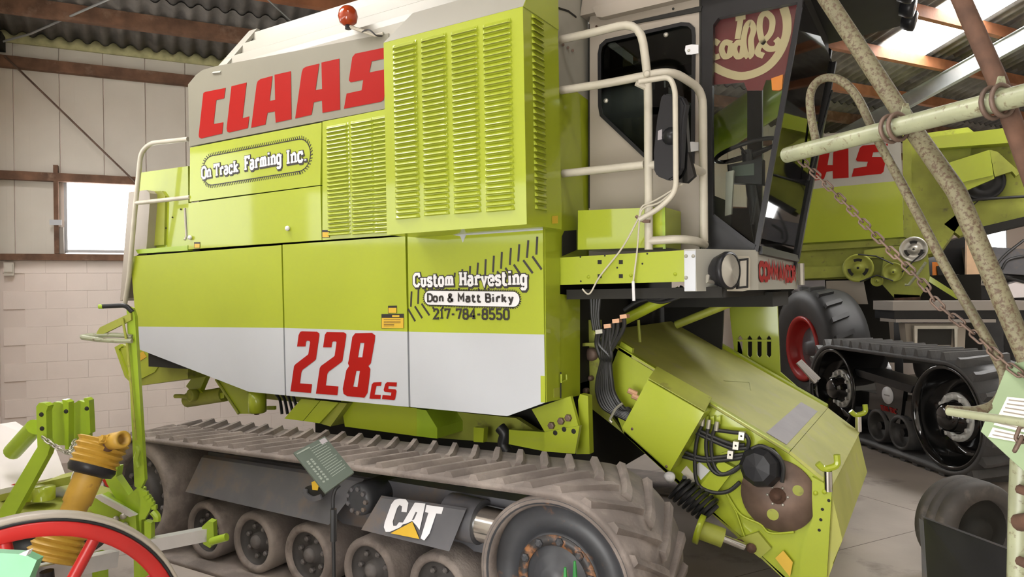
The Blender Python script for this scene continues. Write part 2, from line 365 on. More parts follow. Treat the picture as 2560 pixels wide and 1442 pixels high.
for row in range(12):
    for k in range(11):
        p = B(.2 + k * .4 + (.2 if row % 2 else 0), -.025 + .0008 * ((row * 7 + k * 3) % 4), ZB - .1 - row * .2 + .0)
        if row == 11: p.z = ZB - .1 - row * .2
        if first: bl0.location = p - WP[wall]; WP[bl0] = p; bl0.rotation_euler = (0, 0, BA); first = False
        else: inst(bme, 'block', p, wall, (0, 0, BA))
m = MB(); bbox(m, 4.7, ULEN, -.05, 0, 0, ZB); m.build('painted_plinth', 'block_white', wall)
pw = .435; cp0 = None
u_s = us(wall_hit(35, 300))[0] - pw
for k in range(0, 34):
    a = u_s + k * pw; b = a + pw - .010; spans = [(ZB + .02, ZE + .06)]
    for w0, w1 in WINS:
        if b > w0 + .02 and a < w1 - .02: spans = [(WZ1, ZE + .06)] if (a > w0 - .3 and b < w1 + .3) else spans
    for z0, z1 in spans:
        aa, bb = max(a, -.1), b
        for w0, w1 in WINS:
            if z0 < WZ1 - .1 and bb > w0 and aa < w0: bb = w0
            if z0 < WZ1 - .1 and aa < w1 and bb > w1: aa = w1
        if bb - aa < .03: continue
        m = MB(); bbox(m, aa, bb, -.029, -.008, z0, z1)
        for q in (.33, .66): bbox(m, aa + (bb - aa) * q - .003, aa + (bb - aa) * q + .003, -.009, -.0065, z0, z1)
        m.build('cladding_panel', 'clad_panel', wall)
def girt(u0_, u1_, py0, py1, name='girt', px=40, th=.10):
    za = wall_hit(px, py0, th).z; zb = wall_hit(px, py1, th).z
    m = MB(); bbox(m, u0_, u1_, -.006, th, zb, za); return m.build(name, 'wood_old', wall)
girt(-.05, ULEN, 140, 168, th=.08); girt(-.05, ULEN, 427, 448, th=.08); girt(-.05, ULEN, 634, 650, th=.08)
m = MB(); bbox(m, u_w0 - .09, u_w0 - .045, -.006, .07, WZ0 - .02, WZ1 + .14); m.build('stud', 'wood_old', wall)
m = MB(); bbox(m, u_w0 - .13, u_w0 - .015, .071, .085, WZ0 + .3, WZ0 + .36); m.build('bracket', 'white_paint', wall)
m = MB(); bbox(m, u_w0 - .045, u_w0 - .0, -.006, .05, WZ0 - .02, WZ0 + .28); m.build('stud', 'grey_box', wall)
for i, (a, b) in enumerate(WINS):
    w = MB()
    for q in ((a, a + .03, WZ0, WZ1), (b - .03, b, WZ0, WZ1), (a, b, WZ0, WZ0 + .03), (a, b, WZ1 - .03, WZ1)): bbox(w, q[0], q[1], -.1, -.02, q[2], q[3])
    wo = w.build('window_%d' % (i + 1), 'white_paint', kind='structure')
    m = MB(); bbox(m, a + .03, b - .03, -.075, -.07, WZ0 + .03, WZ1 - .03); m.build('pane', 'sky_pane', wo)
# gable wall on the left with its window bands, the long wall behind the camera and the far gable: outside the frame
GL0 = -.06; SB = 12.0
GW = [(1.2, 2.9, 2.42, 3.45), (3.5, 7.2, 2.42, 3.0)]
m = MB(); prev = -.2
for s0, s1, z0, z1 in GW:
    bbox(m, GL0 - .2, GL0, prev, s0, 0, ZE); bbox(m, GL0 - .2, GL0, s0, s1, 0, z0); bbox(m, GL0 - .2, GL0, s0, s1, z1, ZE); prev = s1
bbox(m, GL0 - .2, GL0, prev, 7.6, 0, ZE); bbox(m, GL0 - .2, GL0, 7.6, 10.4, 2.25, ZE); bbox(m, GL0 - .2, GL0, 10.4, SB, 0, ZE)
m.hexa([B(GL0 - .2, 0, ZE - .01), B(GL0, 0, ZE - .01), B(GL0, SB, ZE - .01), B(GL0 - .2, SB, ZE - .01)], [B(GL0 - .2, 0, ZE), B(GL0, 0, ZE), B(GL0, SB, zr(SB) + .1), B(GL0 - .2, SB, zr(SB) + .1)])
gw = m.build('wall_gable', 'block_white', kind='structure')
for i, (s0, s1, z0, z1) in enumerate(GW):
    m = MB(); bbox(m, GL0 - .12, GL0 - .11, s0, s1, z0, z1); m.build('window_%d' % (i + 10), 'gable_pane', kind='structure')
m = MB(); bbox(m, GL0 - .12, GL0 - .11, 7.6, 10.4, 0.02, 2.25); m.build('fill_panel_door', 'low_fill_glow', kind='structure')  # glowing panel added out of view to light the hall from low down
m = MB(); bbox(m, -.3, ULEN, SB, SB + .2, 0, zr(SB) + .1); m.build('wall_back', 'clad_panel', kind='structure')
m = MB(); bbox(m, ULEN, ULEN + .2, -.2, SB + .2, 0, ZE); m.hexa([B(ULEN, 0, ZE), B(ULEN + .2, 0, ZE), B(ULEN + .2, SB, ZE), B(ULEN, SB, ZE)], [B(ULEN, 0, ZE + .01), B(ULEN + .2, 0, ZE + .01), B(ULEN + .2, SB, zr(SB) + .1), B(ULEN, SB, zr(SB) + .1)])
m.build('wall_right', 'clad_panel', kind='structure')
m = MB(); bbox(m, GL0, GL0 + .03, .0, .05, 0, ZB); m.build('trim_1', 'block_white', kind='structure')
# roof: corrugated fibre-cement sheets in rows, purlins, steel rafter, skylights
ceil_b = MB(); 
ceil_b.hexa([B(-.4, -.3, zr(-.3) + .10), B(ULEN, -.3, zr(-.3) + .10), B(ULEN, 12, zr(12) + .10), B(-.4, 12, zr(12) + .10)],
            [B(-.4, -.3, zr(-.3) + .16), B(ULEN, -.3, zr(-.3) + .16), B(ULEN, 12, zr(12) + .16), B(-.4, 12, zr(12) + .16)])
ceil = ceil_b.build('ceiling', 'fibre_cement', kind='structure')
def sheet(s0, s1, u0_, u1_, dz, pitch=.177, amp=.026):
    n = int((u1_ - u0_) / pitch * 10); mb = MB(); vs = []; fs = []
    prof = []
    for i in range(n + 1):
        u = u0_ + (u1_ - u0_) * i / n; ph = 2 * math.pi * u / pitch; w = math.sin(ph); w = (1 if w > 0 else -1) * abs(w) ** .8
        prof.append((u, amp * w))
    for s in (s0, s1):
        for t in (0, .007):
            for u, w in prof: vs.append(B(u, s, zr(s) + w + dz + t))
    K = n + 1
    for i in range(n):
        fs += [(i, i + 1, 2*K + i + 1, 2*K + i), (K + i, 3*K + i, 3*K + i + 1, K + i + 1), (i, K + i, K + i + 1, i + 1), (2*K + i, 2*K + i + 1, 3*K + i + 1, 3*K + i)]
    mb.add(vs, fs, 0, True); return mb
rows = [(-.2, .93, .028), (.78, 2.5, .046), (2.35, 4.1, .046), (3.95, 5.7, .046), (5.55, 7.3, .046), (7.15, 9.5, .046), (9.35, 12, .046)]
for s0, s1, dz in rows: sheet(s0, s1, -.3, ULEN, dz).build('roof_sheet', 'fibre_cement', ceil)
for s in (.70, 1.52, 2.42, 3.30, 4.2, 5.1, 6.0, 6.9, 7.8, 8.7, 9.6, 10.5):
    m = MB(); z = zr(s) - .004
    m.hexa([B(-.3, s - .03, z - .17), B(ULEN, s - .03, z - .17), B(ULEN, s + .04, z - .16), B(-.3, s + .04, z - .16)],
           [B(-.3, s - .03, z - .012), B(ULEN, s - .03, z - .012), B(ULEN, s + .04, z + .006), B(-.3, s + .04, z + .006)])
    m.build('purlin', 'wood_orange' if s > .75 else 'wood_old', ceil)
# foam filler where the sheets meet the wall
fm = sheet(-.012, .03, -.1, 6, .0); 
for i, v in enumerate(fm.v): pass
K = len(fm.v) // 4
for j in range(4):
    for i in range(K):
        v = fm.v[j * K + i]
        if j % 2 == 0: v.z = ZE - .075
        else: v.z = v.z + .012
fm.build('foam_filler', 'foam_yellow', wall)
# galvanised rafter and others at a regular spacing
def rafter(u):
    m = MB(); w = .05; h = .26
    for s0, s1 in ((-.05, 12),):
        for (du, t0, t1) in ((.008, .19, .19 + h), (w, .19, .205), (w, .19 + h - .015, .19 + h)):
            m.hexa([B(u - du, s0, zr(s0) - t1), B(u + du, s0, zr(s0) - t1), B(u + du, s1, zr(s1) - t1), B(u - du, s1, zr(s1) - t1)],
                   [B(u - du, s0, zr(s0) - t0), B(u + du, s0, zr(s0) - t0), B(u + du, s1, zr(s1) - t0), B(u - du, s1, zr(s1) - t0)])
    return m.build('rafter', 'galvanised', ceil)
ua = us(roof_hit(2330, 215, .3))[0]; rafter(ua); rafter(ua + 5.0)
m = MB(); bbox(m, -.05, .06, .02, .24, wall_hit(5, 125, .1).z, wall_hit(5, 88, .1).z); m.build('rafter_shoe', 'gap_black', ceil)
# one real skylight, then glowing panes added out of view
def sky(u0_, u1_, s0, s1, name):
    m = MB(); m.hexa([B(u0_, s0, zr(s0) - .01), B(u1_, s0, zr(s0) - .01), B(u1_, s1, zr(s1) - .01), B(u0_, s1, zr(s1) - .01)],
                     [B(u0_, s0, zr(s0) + .012), B(u1_, s0, zr(s0) + .012), B(u1_, s1, zr(s1) + .012), B(u0_, s1, zr(s1) + .012)])
    return m.build(name, 'skylight_pane', kind='structure')
pa = us(roof_hit(2228, 100)); pb = us(roof_hit(2275, 123)); pc = us(roof_hit(2400, 55))
SU0 = (pa[0]); SU1 = SU0 + 1.0
sky(SU0, SU1, 2.42, 9.0, 'window_20')
sky(1.2, 2.2, 8.0, 11.0, 'window_21')  # unseen pane added overhead as fill light for the hall
sky(.15, 1.15, 2.5, 4.9, 'window_23')  # pane added above the view to brighten the left wall and floor
sky(14.0, 15.1, 4.5, 9.0, 'window_24')  # pane added beyond the right edge to light the second combine
# bracing rods
rod('brace_rod', [wall_hit(12, 140, .1), wall_hit(341, 458, .1)], .011, 'rust_rubbed', wall, 8)
rod('brace_rod', [B(.06, .16, wall_hit(10, 108, .1).z), roof_hit(75, 85, .12), roof_hit(290, -10, .16)], .012, 'galvanised', ceil, 8)
rod('brace_rod', [roof_hit(665, -5, .2), roof_hit(745, 68, .25)], .008, 'galvanised', ceil, 6)
m = MB(); q = wall_hit(8, 672); uu = us(q)[0]; bbox(m, .02, .11, 0, .05, wall_hit(10, 689).z, wall_hit(10, 656).z); bbox(m, .03, .10, .05, .07, wall_hit(10, 680).z, wall_hit(10, 660).z)
tag(m.build('junction_box', 'clad_panel'), 'small white electrical box on the pale block wall by the corner', 'electrical box')
# ================================================================== the big tracked combine: body
D = 3.62; NY = Vector((0, -1, 0))
cb = thing('combine_harvester', 'large lime green and white combine harvester on rubber tracks, cab at its right end', 'harvester', (-3.5, 4.85, 0))
def two_tone(name, green, white, th=.03):
    mb = MB().prism(ppy(green, D), (0, th, 0), 0).prism(ppy(white, D), (0, th, 0), 1)
    return mb.build(name, ['lime', 'white_paint'], cb)
lp_r = two_tone('side_panel', [(325, 641), (703, 612.5), (708, 819.5), (341, 816)], [(341, 816), (708, 819.5), (712, 988), (622, 979), (345, 872)])
lp_m = two_tone('side_panel', [(706.5, 611.5), (1013, 590.5), (1018, 829), (711.5, 819.5)], [(711.5, 819.5), (1018, 829), (1021.5, 1017), (715.5, 988.5)])
lp_f = two_tone('side_panel', [(1018.5, 588), (1357, 571), (1360, 836), (1022.5, 829)], [(1022.5, 829), (1360, 836), (1363, 1006), (1268, 1040), (1026, 1017)])
XF = PY(1360, 800, D).x                                      # front end of the body
ZT = PY(1013, 590, D).z
# body core behind the panels (closes the machine, dark in the gaps)
m = MB().box((-6.0, D + .05, 1.25), (XF - .03, 6.05, ZT + .05)); m.box((-5.25, D + .05, ZT), (XF - .03, 6.05, 3.62)); m.build('body_core', 'gap_black', cb)
# front wall of the body, facing forward
fw = MB().prism([PX(1360, 571, XF), PX(1399, 571, XF), PX(1399, 735, XF), PX(1450, 740, XF), PX(1450, 988, XF), PX(1363, 1006, XF)], (-.03, 0, 0)).build('front_wall', 'lime', cb)
m = MB().prism([PX(1360.5, 571, XF) + Vector((.006, 0, 0)), PX(1398, 571, XF) + Vector((.006, 0, 0)), PX(1398, 996, XF) + Vector((.006, 0, 0)), PX(1364, 1005, XF) + Vector((.006, 0, 0))], (-.004, 0, 0)).build('corner_cover', 'lime', cb)
# hinge and sticker on the corner
m = MB().prism(ppy([(0,0)]*0, D), (0,0,0)) if False else None
rod('hinge', [PX(1403, 935, XF + .02), PX(1403, 955, XF + .02), PX(1416, 950, XF + .02), PX(1416, 936, XF + .02)], .006, 'lime', fw, 6)
rod('hinge', [PX(1402, 930, XF + .014), PX(1402, 995, XF + .014)], .004, 'gap_black', fw, 6)
MB().prism([PX(1385, 971, XF + .008), PX(1401, 968, XF + .008), PX(1401, 991, XF + .008), PX(1385, 994, XF + .008)], (-.002, 0, 0)).build('warning_label', 'lime_old', fw)
# upper front strip between radiator box and cab
U1 = MB().prism([PX(1392, 225, XF), PX(1424, 216, XF), PX(1470, 250, XF), PX(1472, 640, XF), PX(1398, 650, XF)], (-.04, 0, 0)).build('engine_wall', 'lime', cb)
m = MB().prism([PX(1385, -40, XF), PX(1470, -40, XF), PX(1470, 250, XF), PX(1424, 216, XF), PX(1392, 226, XF)], (-.04, 0, 0)); w1 = m.build('tank_wall', 'tank_white', cb)
for x, y in ((1408, 112), (1420, 119), (1432, 126)): rod('bolt', [PX(x, y, XF), PX(x, y, XF + .012)], .009, 'rust_rubbed', w1, 8)
MB().stroke([PX(1394, 20, XF), PX(1420, 28, XF), PX(1440, 43, XF)], .012, (1, 0, 0), .004).build('cable', 'gap_black', w1)
m = MB().prism([PX(1411, 577, XF + .004), PX(1440, 575, XF + .004), PX(1440, 625, XF + .004), PX(1405, 640, XF + .004), PX(1405, 590, XF + .004)], (.003, 0, 0)).build('opening', 'gap_black', U1)
# upper panels
DU = D - .004
onp = plate('tank_panel', [(475, 369), (804, 306), (801, 462), (474, 504)], DU, .03, 'lime', cb)
door = plate('service_door', [(471, 508), (801, 464.5), (804, 600), (471, 623)], DU, .03, 'lime', cb)
lv = plate('louvered_panel', [(806, 304), (972, 271), (976, 584), (1010, 581), (1010, 586), (806, 600)], DU, .03, 'lime', cb)
st = MB().prism(ppy([(473, 366), (972, 270), (972, 83), (536, 166), (506, 175), (490, 187), (470, 211)], DU), (0, .03, 0)).build('name_stripe', 'stripe_grey', cb)
for x, y in ((722, 571), (478, 594)):
    p = PY(x, y, DU); MB().lathe(p, (0, -1, 0), [(.012, -.002), (.019, .01), (.017, .022), (.0001, .024)], 12).build('knob', 'white_decal', door)
# --- traced name and number decals
def decal(name, polys, Y, m, parent, holes=None, th=.0012, off=.0016):
    mb = MB()
    for i, p in enumerate(polys): mb.prism(ppy(p, Y - off), (0, -th, 0), holes=[ppy(h, Y - off) for h in (holes or {}).get(i, [])])
    return mb.build(name, m, parent)
Z2 = lambda pts: zc(pts, 440, 0, 3.005)
CLA = [[(205,705),(208,697),(222,690),(373,660),(362,738),(303,752),(283,932),(356,918),(347,1003),(190,1040),(174,1032),(171,1015)],
 [(417,648),(531,620),(500,888),(551,874),(540,962),(400,995),(385,988),(381,965)],
 [(565,960),(606,635),(614,610),(635,594),(725,570),(704,758),(745,750),(741,562),(863,535),(868,895),(750,921),(743,836),(688,847),(672,935)],
 [(896,890),(945,545),(955,515),(978,501),(1076,478),(1048,678),(1098,668),(1093,470),(1227,440),(1233,823),(1101,848),(1097,755),(1035,768),(1018,862)],
 [(1262,817),(1282,703),(1395,678),(1407,600),(1312,618),(1299,604),(1325,430),(1347,403),(1530,365),(1600,352),(1590,436),(1470,460),(1452,545),(1592,516),(1600,540),(1560,750),(1540,764)]]
for p in CLA: decal('letter', [Z2(p)], DU, 'red_decal', st)
Z8 = lambda pts: zc(pts, 400, 820, 4.506)
for p in ([(1545,207),(1562,80),(1580,42),(1600,36),(1770,40),(1795,60),(1795,85),(1757,350),(1740,368),(1605,470),(1592,500),(1577,622),(1713,632),(1700,730),(1470,712),(1510,430),(1525,408),(1665,300),(1672,290),(1692,160),(1685,145),(1655,142),(1645,155),(1638,207)],
          [(1838,216),(1858,75),(1880,43),(2070,46),(2098,65),(2097,100),(2055,370),(2035,390),(1900,490),(1885,515),(1868,645),(2010,657),(1998,755),(1757,738),(1800,450),(1815,425),(1960,320),(1968,310),(1990,160),(1983,150),(1950,150),(1940,160),(1932,216)]):
    decal('numeral', [Z8(p)], D, 'red_decal', lp_m)
decal('numeral', [[(881,842),(888,833),(930,832),(938,838),(937,852),(927,908),(921,915),(926,922),(925,935),(919,982),(911,994),(868,990),(859,984),(857,972),(866,925),(873,915),(870,908),(872,900)]], D, 'red_decal', lp_m,
      holes={0: [[(901, 857), (911, 857), (906, 893), (895, 893)], [(891, 927), (900, 927), (894, 967), (883, 966)]]})
Z5 = lambda pts: zc(pts, 900, 940, 2.873)
for p in ([(68,160),(85,60),(98,45),(155,42),(150,70),(118,72),(105,132),(150,135),(147,165),(80,163)],
          [(158,165),(163,135),(222,140),(226,118),(178,113),(170,100),(182,55),(195,43),(265,45),(262,75),(205,72),(203,90),(255,95),(263,108),(252,165),(245,172)]):
    decal('letter', [Z5(p)], D, 'red_decal', lp_m)
# --- farm names
def words(text, a, b, h, w, Y, parent, style):
    p0 = PY(*a, Y); p1 = PY(*b, Y)
    if style == 'shadow':
        lettering(text, p0, p1, h, w, grow=.014, shift=(.12, -.12), off=.0015, split=('letter_shadow', 'black_decal', parent))
        lettering(text, p0, p1, h, w, grow=.010, shift=(.42, -.62), off=.0012, split=('letter_shadow', 'black_decal', parent))
        return lettering(text, p0, p1, h, w, off=.0032, split=('letter', 'white_decal', parent))
    return lettering(text, p0, p1, h, w, off=.0045, serif=style == 'serif', split=('letter', 'black_decal', parent))
words('On Track', (506, 446), (596, 429), .088, .019, DU, onp, 'shadow')
words('Farming', (613, 425), (704, 408), .098, .021, DU, onp, 'shadow')
words('Inc.', (718, 410), (767, 401), .10, .021, DU, onp, 'shadow')
def pill(pts, n=40):
    return pts
def oval(a, b, r, Y, n=12):                                  # stadium outline between two points
    a = PY(*a, Y); b = PY(*b, Y); d = (b - a).normalized(); up = NY.cross(d); out = []
    for k in range(n + 1): t = -math.pi/2 + math.pi * k / n; out.append(b + d * math.cos(t) * r + up * math.sin(t) * r)
    for k in range(n + 1): t = math.pi/2 + math.pi * k / n; out.append(a + d * math.cos(t) * r + up * math.sin(t) * r)
    return out
def saw(mb, loop, step, h, w, off):
    P = [p + NY * off for p in loop] + [loop[0] + NY * off]; cen = sum(loop, Vector()) / len(loop)
    acc = 0
    for i in range(len(P) - 1):
        a, b = P[i], P[i + 1]; L_ = (b - a).length; t = (b - a).normalized() if L_ else None
        while t and acc < L_:
            q = a + t * acc; o_ = t.cross(NY); o_ = o_ if o_.dot(q - cen) > 0 else -o_
            mb.stroke([q, q + o_ * h + t * h * .5], w, NY, .0008); acc += step
        acc -= L_
    return mb
lo = oval((530, 426), (748, 388), .118, DU)
m = MB().stroke([p + NY * .001 for p in lo], .007, NY, .0008, closed=True); saw(m, lo, .021, .024, .007, .001); m.build('saw_border', 'black_decal', onp)
words('Custom', (1036, 715), (1134, 713), .078, .018, D, lp_f, 'shadow'); words('Harvesting', (1150, 713), (1318, 711), .082, .018, D, lp_f, 'shadow')
lo = oval((1075, 744), (1283, 748), .048, D); 
MB().prism([p + NY * .001 for p in lo], NY * .0008).build('name_badge', 'white_decal', lp_f)
m = MB().stroke([p + NY * .0022 for p in lo], .005, NY, .0006, closed=True); saw(m, lo, .0125, .010, .006, .002); m.build('saw_border', 'black_decal', lp_f)
words('Don & Matt Birky', (1069, 753), (1285, 755), .047, .0125, D, lp_f, 'plain')
words('217-784-8550', (1085, 796), (1274, 798), .060, .0125, D, lp_f, 'serif')
# tyre-track pattern: bars rising to the right
m = MB(); Zb = lambda x, y: PY(920 + x / 3.005, 440 + y / 3.005, D) + NY * .0006
bars = [((1272, 455), (1265, 590)), ((1205, 482), (1194, 615)), ((1137, 512), (1129, 642)), ((1074, 540), (1066, 668)), ((1006, 570), (1000, 697)), ((946, 598), (940, 724)), ((885, 624), (880, 750)),
        ((827, 650), (820, 752)), ((768, 675), (764, 752)), ((709, 700), (709, 740)), ((653, 726), (650, 760)), ((598, 748), (592, 800)), ((430, 852), (430, 862)), ((380, 852), (376, 960)), ((328, 866), (322, 982)),
        ((1235, 603), (1305, 702)), ((1167, 632), (1238, 730)), ((1095, 664), (1150, 746)), ((1032, 690), (1066, 738)), ((970, 716), (996, 748)), ((905, 742), (918, 756)), ((403, 958), (462, 1046)), ((352, 978), (408, 1067)), ((302, 998), (355, 1090)), ((486, 984), (496, 998)), ((558, 984), (568, 996)),
        ((678, 842), (690, 854)), ((752, 845), (762, 856)), ((826, 845), (838, 858)), ((900, 842), (912, 854)), ((484, 850), (482, 862)), ((540, 848), (538, 858)), ((594, 846), (592, 858))]
for a, b in bars: MB().stroke([Zb(*a), Zb(*b)], .014, NY, .0006).build('tread_print_bar', 'black_decal', lp_f)
# warning stickers
def sticker(px, w, h, Y, parent, big=False):
    x, y = px; a = plate('warning_label', [(x, y), (x + w, y - w * .02), (x + w, y + h - w * .02), (x, y + h)], Y - .0025, .001, 'black_decal', parent)
    plate('label_print', [(x + 1, y + h * .27), (x + w - 1, y + h * .27), (x + w - 1, y + h - 1), (x + 1, y + h - 1)], Y - .004, .001, 'yellow_decal', a)
    if big:
        m = MB()
        for k in range(5): m.stroke([PY(x + 6, y + h * (.38 + .11 * k), Y - .0045), PY(x + w - (8 if k < 3 else 24), y + h * (.38 + .11 * k), Y - .0045)], .003, NY, .0005)
        m.build('label_print', 'rust', a)
        plate('label_print', [(x + w * .48, y + 2.5), (x + w * .8, y + 2.5), (x + w * .8, y + h * .2), (x + w * .48, y + h * .2)], Y - .0045, .001, 'yellow_decal', a)
sticker((970, 764), 22, 19, D, lp_m); sticker((953.5, 785), 56, 36, D, lp_m, True); sticker((805, 575), 19, 19, DU, lv); sticker((485, 605), 15, 15, DU, door)
# dents at the front panel's upper edge: their highlight painted as a white sliver
plate('dent_highlight', [(1110, 584), (1357, 571.5), (1357, 575), (1165, 588), (1157, 606), (1150, 590)], D - .0012, .001, 'white_paint', lp_f)
# --- louvers: one pressed hood, shared
def louver_mesh(name, w, h, dpt):
    mb = MB(); w2 = w / 2; pts = []
    N = 10
    top = [(-w2 + .010, 0, h), (w2 - .010, 0, h)]
    # hood profile: shut along the top and ends, open along the bottom
    prof = [(0, h), (-dpt * .10, h * .97), (-dpt * .92, h * .22), (-dpt, h * .10), (-dpt * .96, 0)]
    vs = []; fs = []; 
    xs = [(-w2, 0), (-w2 + w * .04, .55), (-w2 + w * .10, 1), (w2 - w * .10, 1), (w2 - w * .04, .55), (w2, 0)]
    for x, k in xs:
        for y, z in prof: vs.append((x, y * k, z if k else max(0, z * .9)))
    P = len(prof)
    for i in range(len(xs) - 1):
        for j in range(P - 1): fs.append((i*P+j, i*P+j+1, (i+1)*P+j+1, (i+1)*P+j))
    mb.add(vs, fs, 0, False)
    mb.add([(-w2 * .93, -.0015, 0), (w2 * .93, -.0015, 0), (w2 * .93, -.0015, h * .8), (-w2 * .93, -.0015, h * .8)], [(0, 1, 2, 3)], 1)
    me = bpy.data.meshes.new(name); me.from_pydata(mb.v, [], mb.f); me.materials.append(MATS['lime']); me.materials.append(MATS['lime_old'])
    me.polygons.foreach_set('material_index', mb.m); me.polygons.foreach_set('use_smooth', mb.sm); me.update(); return me
def louver_column(xa, xb, top, bot, n, Y, parent, me):        # pixel ends of the first and last louver
    for k in range(n):
        t = k / (n - 1); a = PY(top[0], top[1], Y); b = PY(bot[0], bot[1], Y)
        inst(me, 'louver', a.lerp(b, t), parent)
lm1 = louver_mesh('louver', .225, .0235, .017)
Zl = lambda x, y: (440 + x / 3.005, y / 3.005)
def col(cx0, y0, cx1, y1, n, Y, parent, me):
    a = PY(cx0, y0, Y); b = PY(cx1, y1, Y); b.x = a.x
    for k in range(n): inst(me, 'louver', a.lerp(b, k / (n - 1)), parent)
col(844, 319, 847, 587, 27, DU - .0005, lv, lm1); col(906, 307, 909, 584, 27, DU - .0005, lv, lm1); col(962, 296, 962, 581, 27, DU - .0005, lv, lm1)
# --- radiator box standing proud of the side
YR = 3.33
rb_pts = [(959, 105), (1308, 18), (1316, 565), (967, 583)]
Q = ppy(rb_pts, YR); XR = (Q[1].x + Q[2].x) / 2; XL = (Q[0].x + Q[3].x) / 2; RZ0 = (Q[2].z + Q[3].z) / 2; RZ1 = (Q[0].z + Q[1].z) / 2; YB = 3.75
m = MB()
m.hexa([(XL, YR, RZ0), (XR, YR, RZ0), (XR, YB, RZ0), (XL, YB, RZ0)], [(XL, YR, RZ1), (XR, YR, RZ1), (XR, YB, RZ1), (XL, YB, RZ1)])
rb = m.build('radiator_box', 'lime', cb)
bz = RZ1 + .20
m = MB().hexa([(XL, YR - .001, RZ1), (XR + .001, YR - .001, RZ1), (XR + .001, YB, RZ1), (XL, YB, RZ1)], [(XL + .13, YR + .13, bz), (XR + .001, YR + .13, bz), (XR + .001, YB, bz), (XL + .13, YB, bz)]); m.build('box_hood', 'tank_white', rb)
m = MB().prism([(XR + .002, YR, RZ1), (XR + .002, YB, RZ1), (XR + .002, YB, bz), (XR + .002, YR + .13, bz)], (.003, 0, 0)); m.build('hood_end', 'lime', rb)
lm2 = louver_mesh('louver', .192, .0265, .019)
Z3 = lambda x, y: (920 + x / 3.005, y / 3.005)
for cx, y0, y1 in ((278, 352, 1640), (495, 300, 1615), (725, 250, 1600), (970, 195, 1585)):
    a = PY(*Z3(cx, y0), YR); bz_ = PY(*Z3(cx + 8, y1), YR); b = Vector((a.x, a.y, bz_.z)); a.y = b.y = YR - .0005
    for k in range(33): inst(lm2, 'louver', a.lerp(b, k / 32), rb)
a = PX(*Z3(1278, 165), XR); b = PX(*Z3(1290, 1575), XR); b.y = a.y = (a.y + b.y) / 2; a.x = b.x = XR + .001
lm3 = louver_mesh('louver', .135, .026, .014)
for k in range(31): inst(lm3, 'louver', a.lerp(b, k / 30), rb, (0, 0, math.pi / 2))
MB().prism([PX(1381, 540, XR + .003), PX(1394, 539, XR + .003), PX(1394, 558, XR + .003), PX(1381, 559, XR + .003)], (.002, 0, 0)).build('warning_label', 'yellow_decal', rb)
# shadow gap with pipes under the box
m = MB()
for k, x in enumerate((1040, 1062, 1080)): m.tube([PY(x, 583, D + .06), PY(x + 8, 600, D + .02)], .02, 8)
m.build('coolant_pipe', 'black_plastic', cb)
# --- tank roof: ribbed sheets leaning inwards
def rf(x, y, Y): return PY(x, y, Y)
a0 = PY(536, 166, DU); a1 = PY(972, 83, DU); zt = (a0.z + a1.z) / 2; xl = a0.x; xr = -2.3
prof = [(.004, -.08), (.005, 0), (.015, .045), (.09, .08), (.10, .15), (.19, .20), (.20, .28), (.30, .335), (.31, .405), (.38, .43), (.9, .46)]
kx = (PY(640, 85, DU + .38).x - xl) / .38
m = MB(); vs = []; fs = []
for i, (dy, dz) in enumerate(prof):
    vs += [(xl + min(max(dz, 0) / .43, 1) * .38 * kx, DU + dy, zt + dz), (xr, DU + dy, zt + dz), (xr, 6.0, zt + dz), (xl + min(max(dz, 0) / .43, 1) * .38 * kx, 6.0, zt + dz)]
for i in range(len(prof) - 1):
    for k in range(4): fs.append((i*4+k, i*4+(k+1) % 4, i*4+4+(k+1) % 4, i*4+4+k))
fs.append(tuple(range(4*len(prof)-4, 4*len(prof)))); fs.append((3, 2, 1, 0))
m.add(vs, fs); roof = m.build('tank_cover', 'tank_white', cb)
ea = Vector((xl - .02, DU - .012, zt)); eb = Vector((xl + .38 * kx - .03, DU + .335, zt + .445)); MB().hexa([ea, ea + Vector((.10, 0, -.01)), ea + Vector((.10, .03, -.02)), ea + Vector((0, .05, 0))], [eb, eb + Vector((.10, 0, 0)), eb + Vector((.10, .03, 0)), eb + Vector((0, .05, 0))]).build('end_cap', 'tank_white', roof)
rod('tarp_roller', [PY(1046, 22, 4.2), PY(1092, -14, 4.5)], .03, 'black_plastic', roof)
m = MB().prism(ppy([(536, 166), (506, 175), (490, 187), (470, 211)], DU), (0, 2.0, 0)); m.add([*ppy([(470, 211), (470, 211)], DU)], [])
# beacon on its stalk
bc = PY(870, 40, 3.55); rodp = [PY(871, 62, 3.55), PY(873, 66, 3.55), PY(938, 88, DU - .02), PY(958, 84, DU)]
be = MB().lathe(bc + Vector((0, 0, -.065)), (0, 0, 1), [(.0001, 0), (.03, .0), (.058, .02), (.068, .06), (.06, .1), (.038, .125), (.0001, .135)], 20).build('beacon', 'amber', cb)
rod('stalk', rodp, .012, 'rail_cream', be, 8); rod('cable', smooth_path([PY(905, 80, 3.57), PY(922, 74, 3.56), PY(940, 88, 3.57), PY(955, 90, DU - .01)]), .005, 'hose_black', be, 6)
rod('lamp_socket', [bc + Vector((0, 0, -.09)), bc + Vector((0, 0, -.055))], .022, 'black_plastic', be, 10)
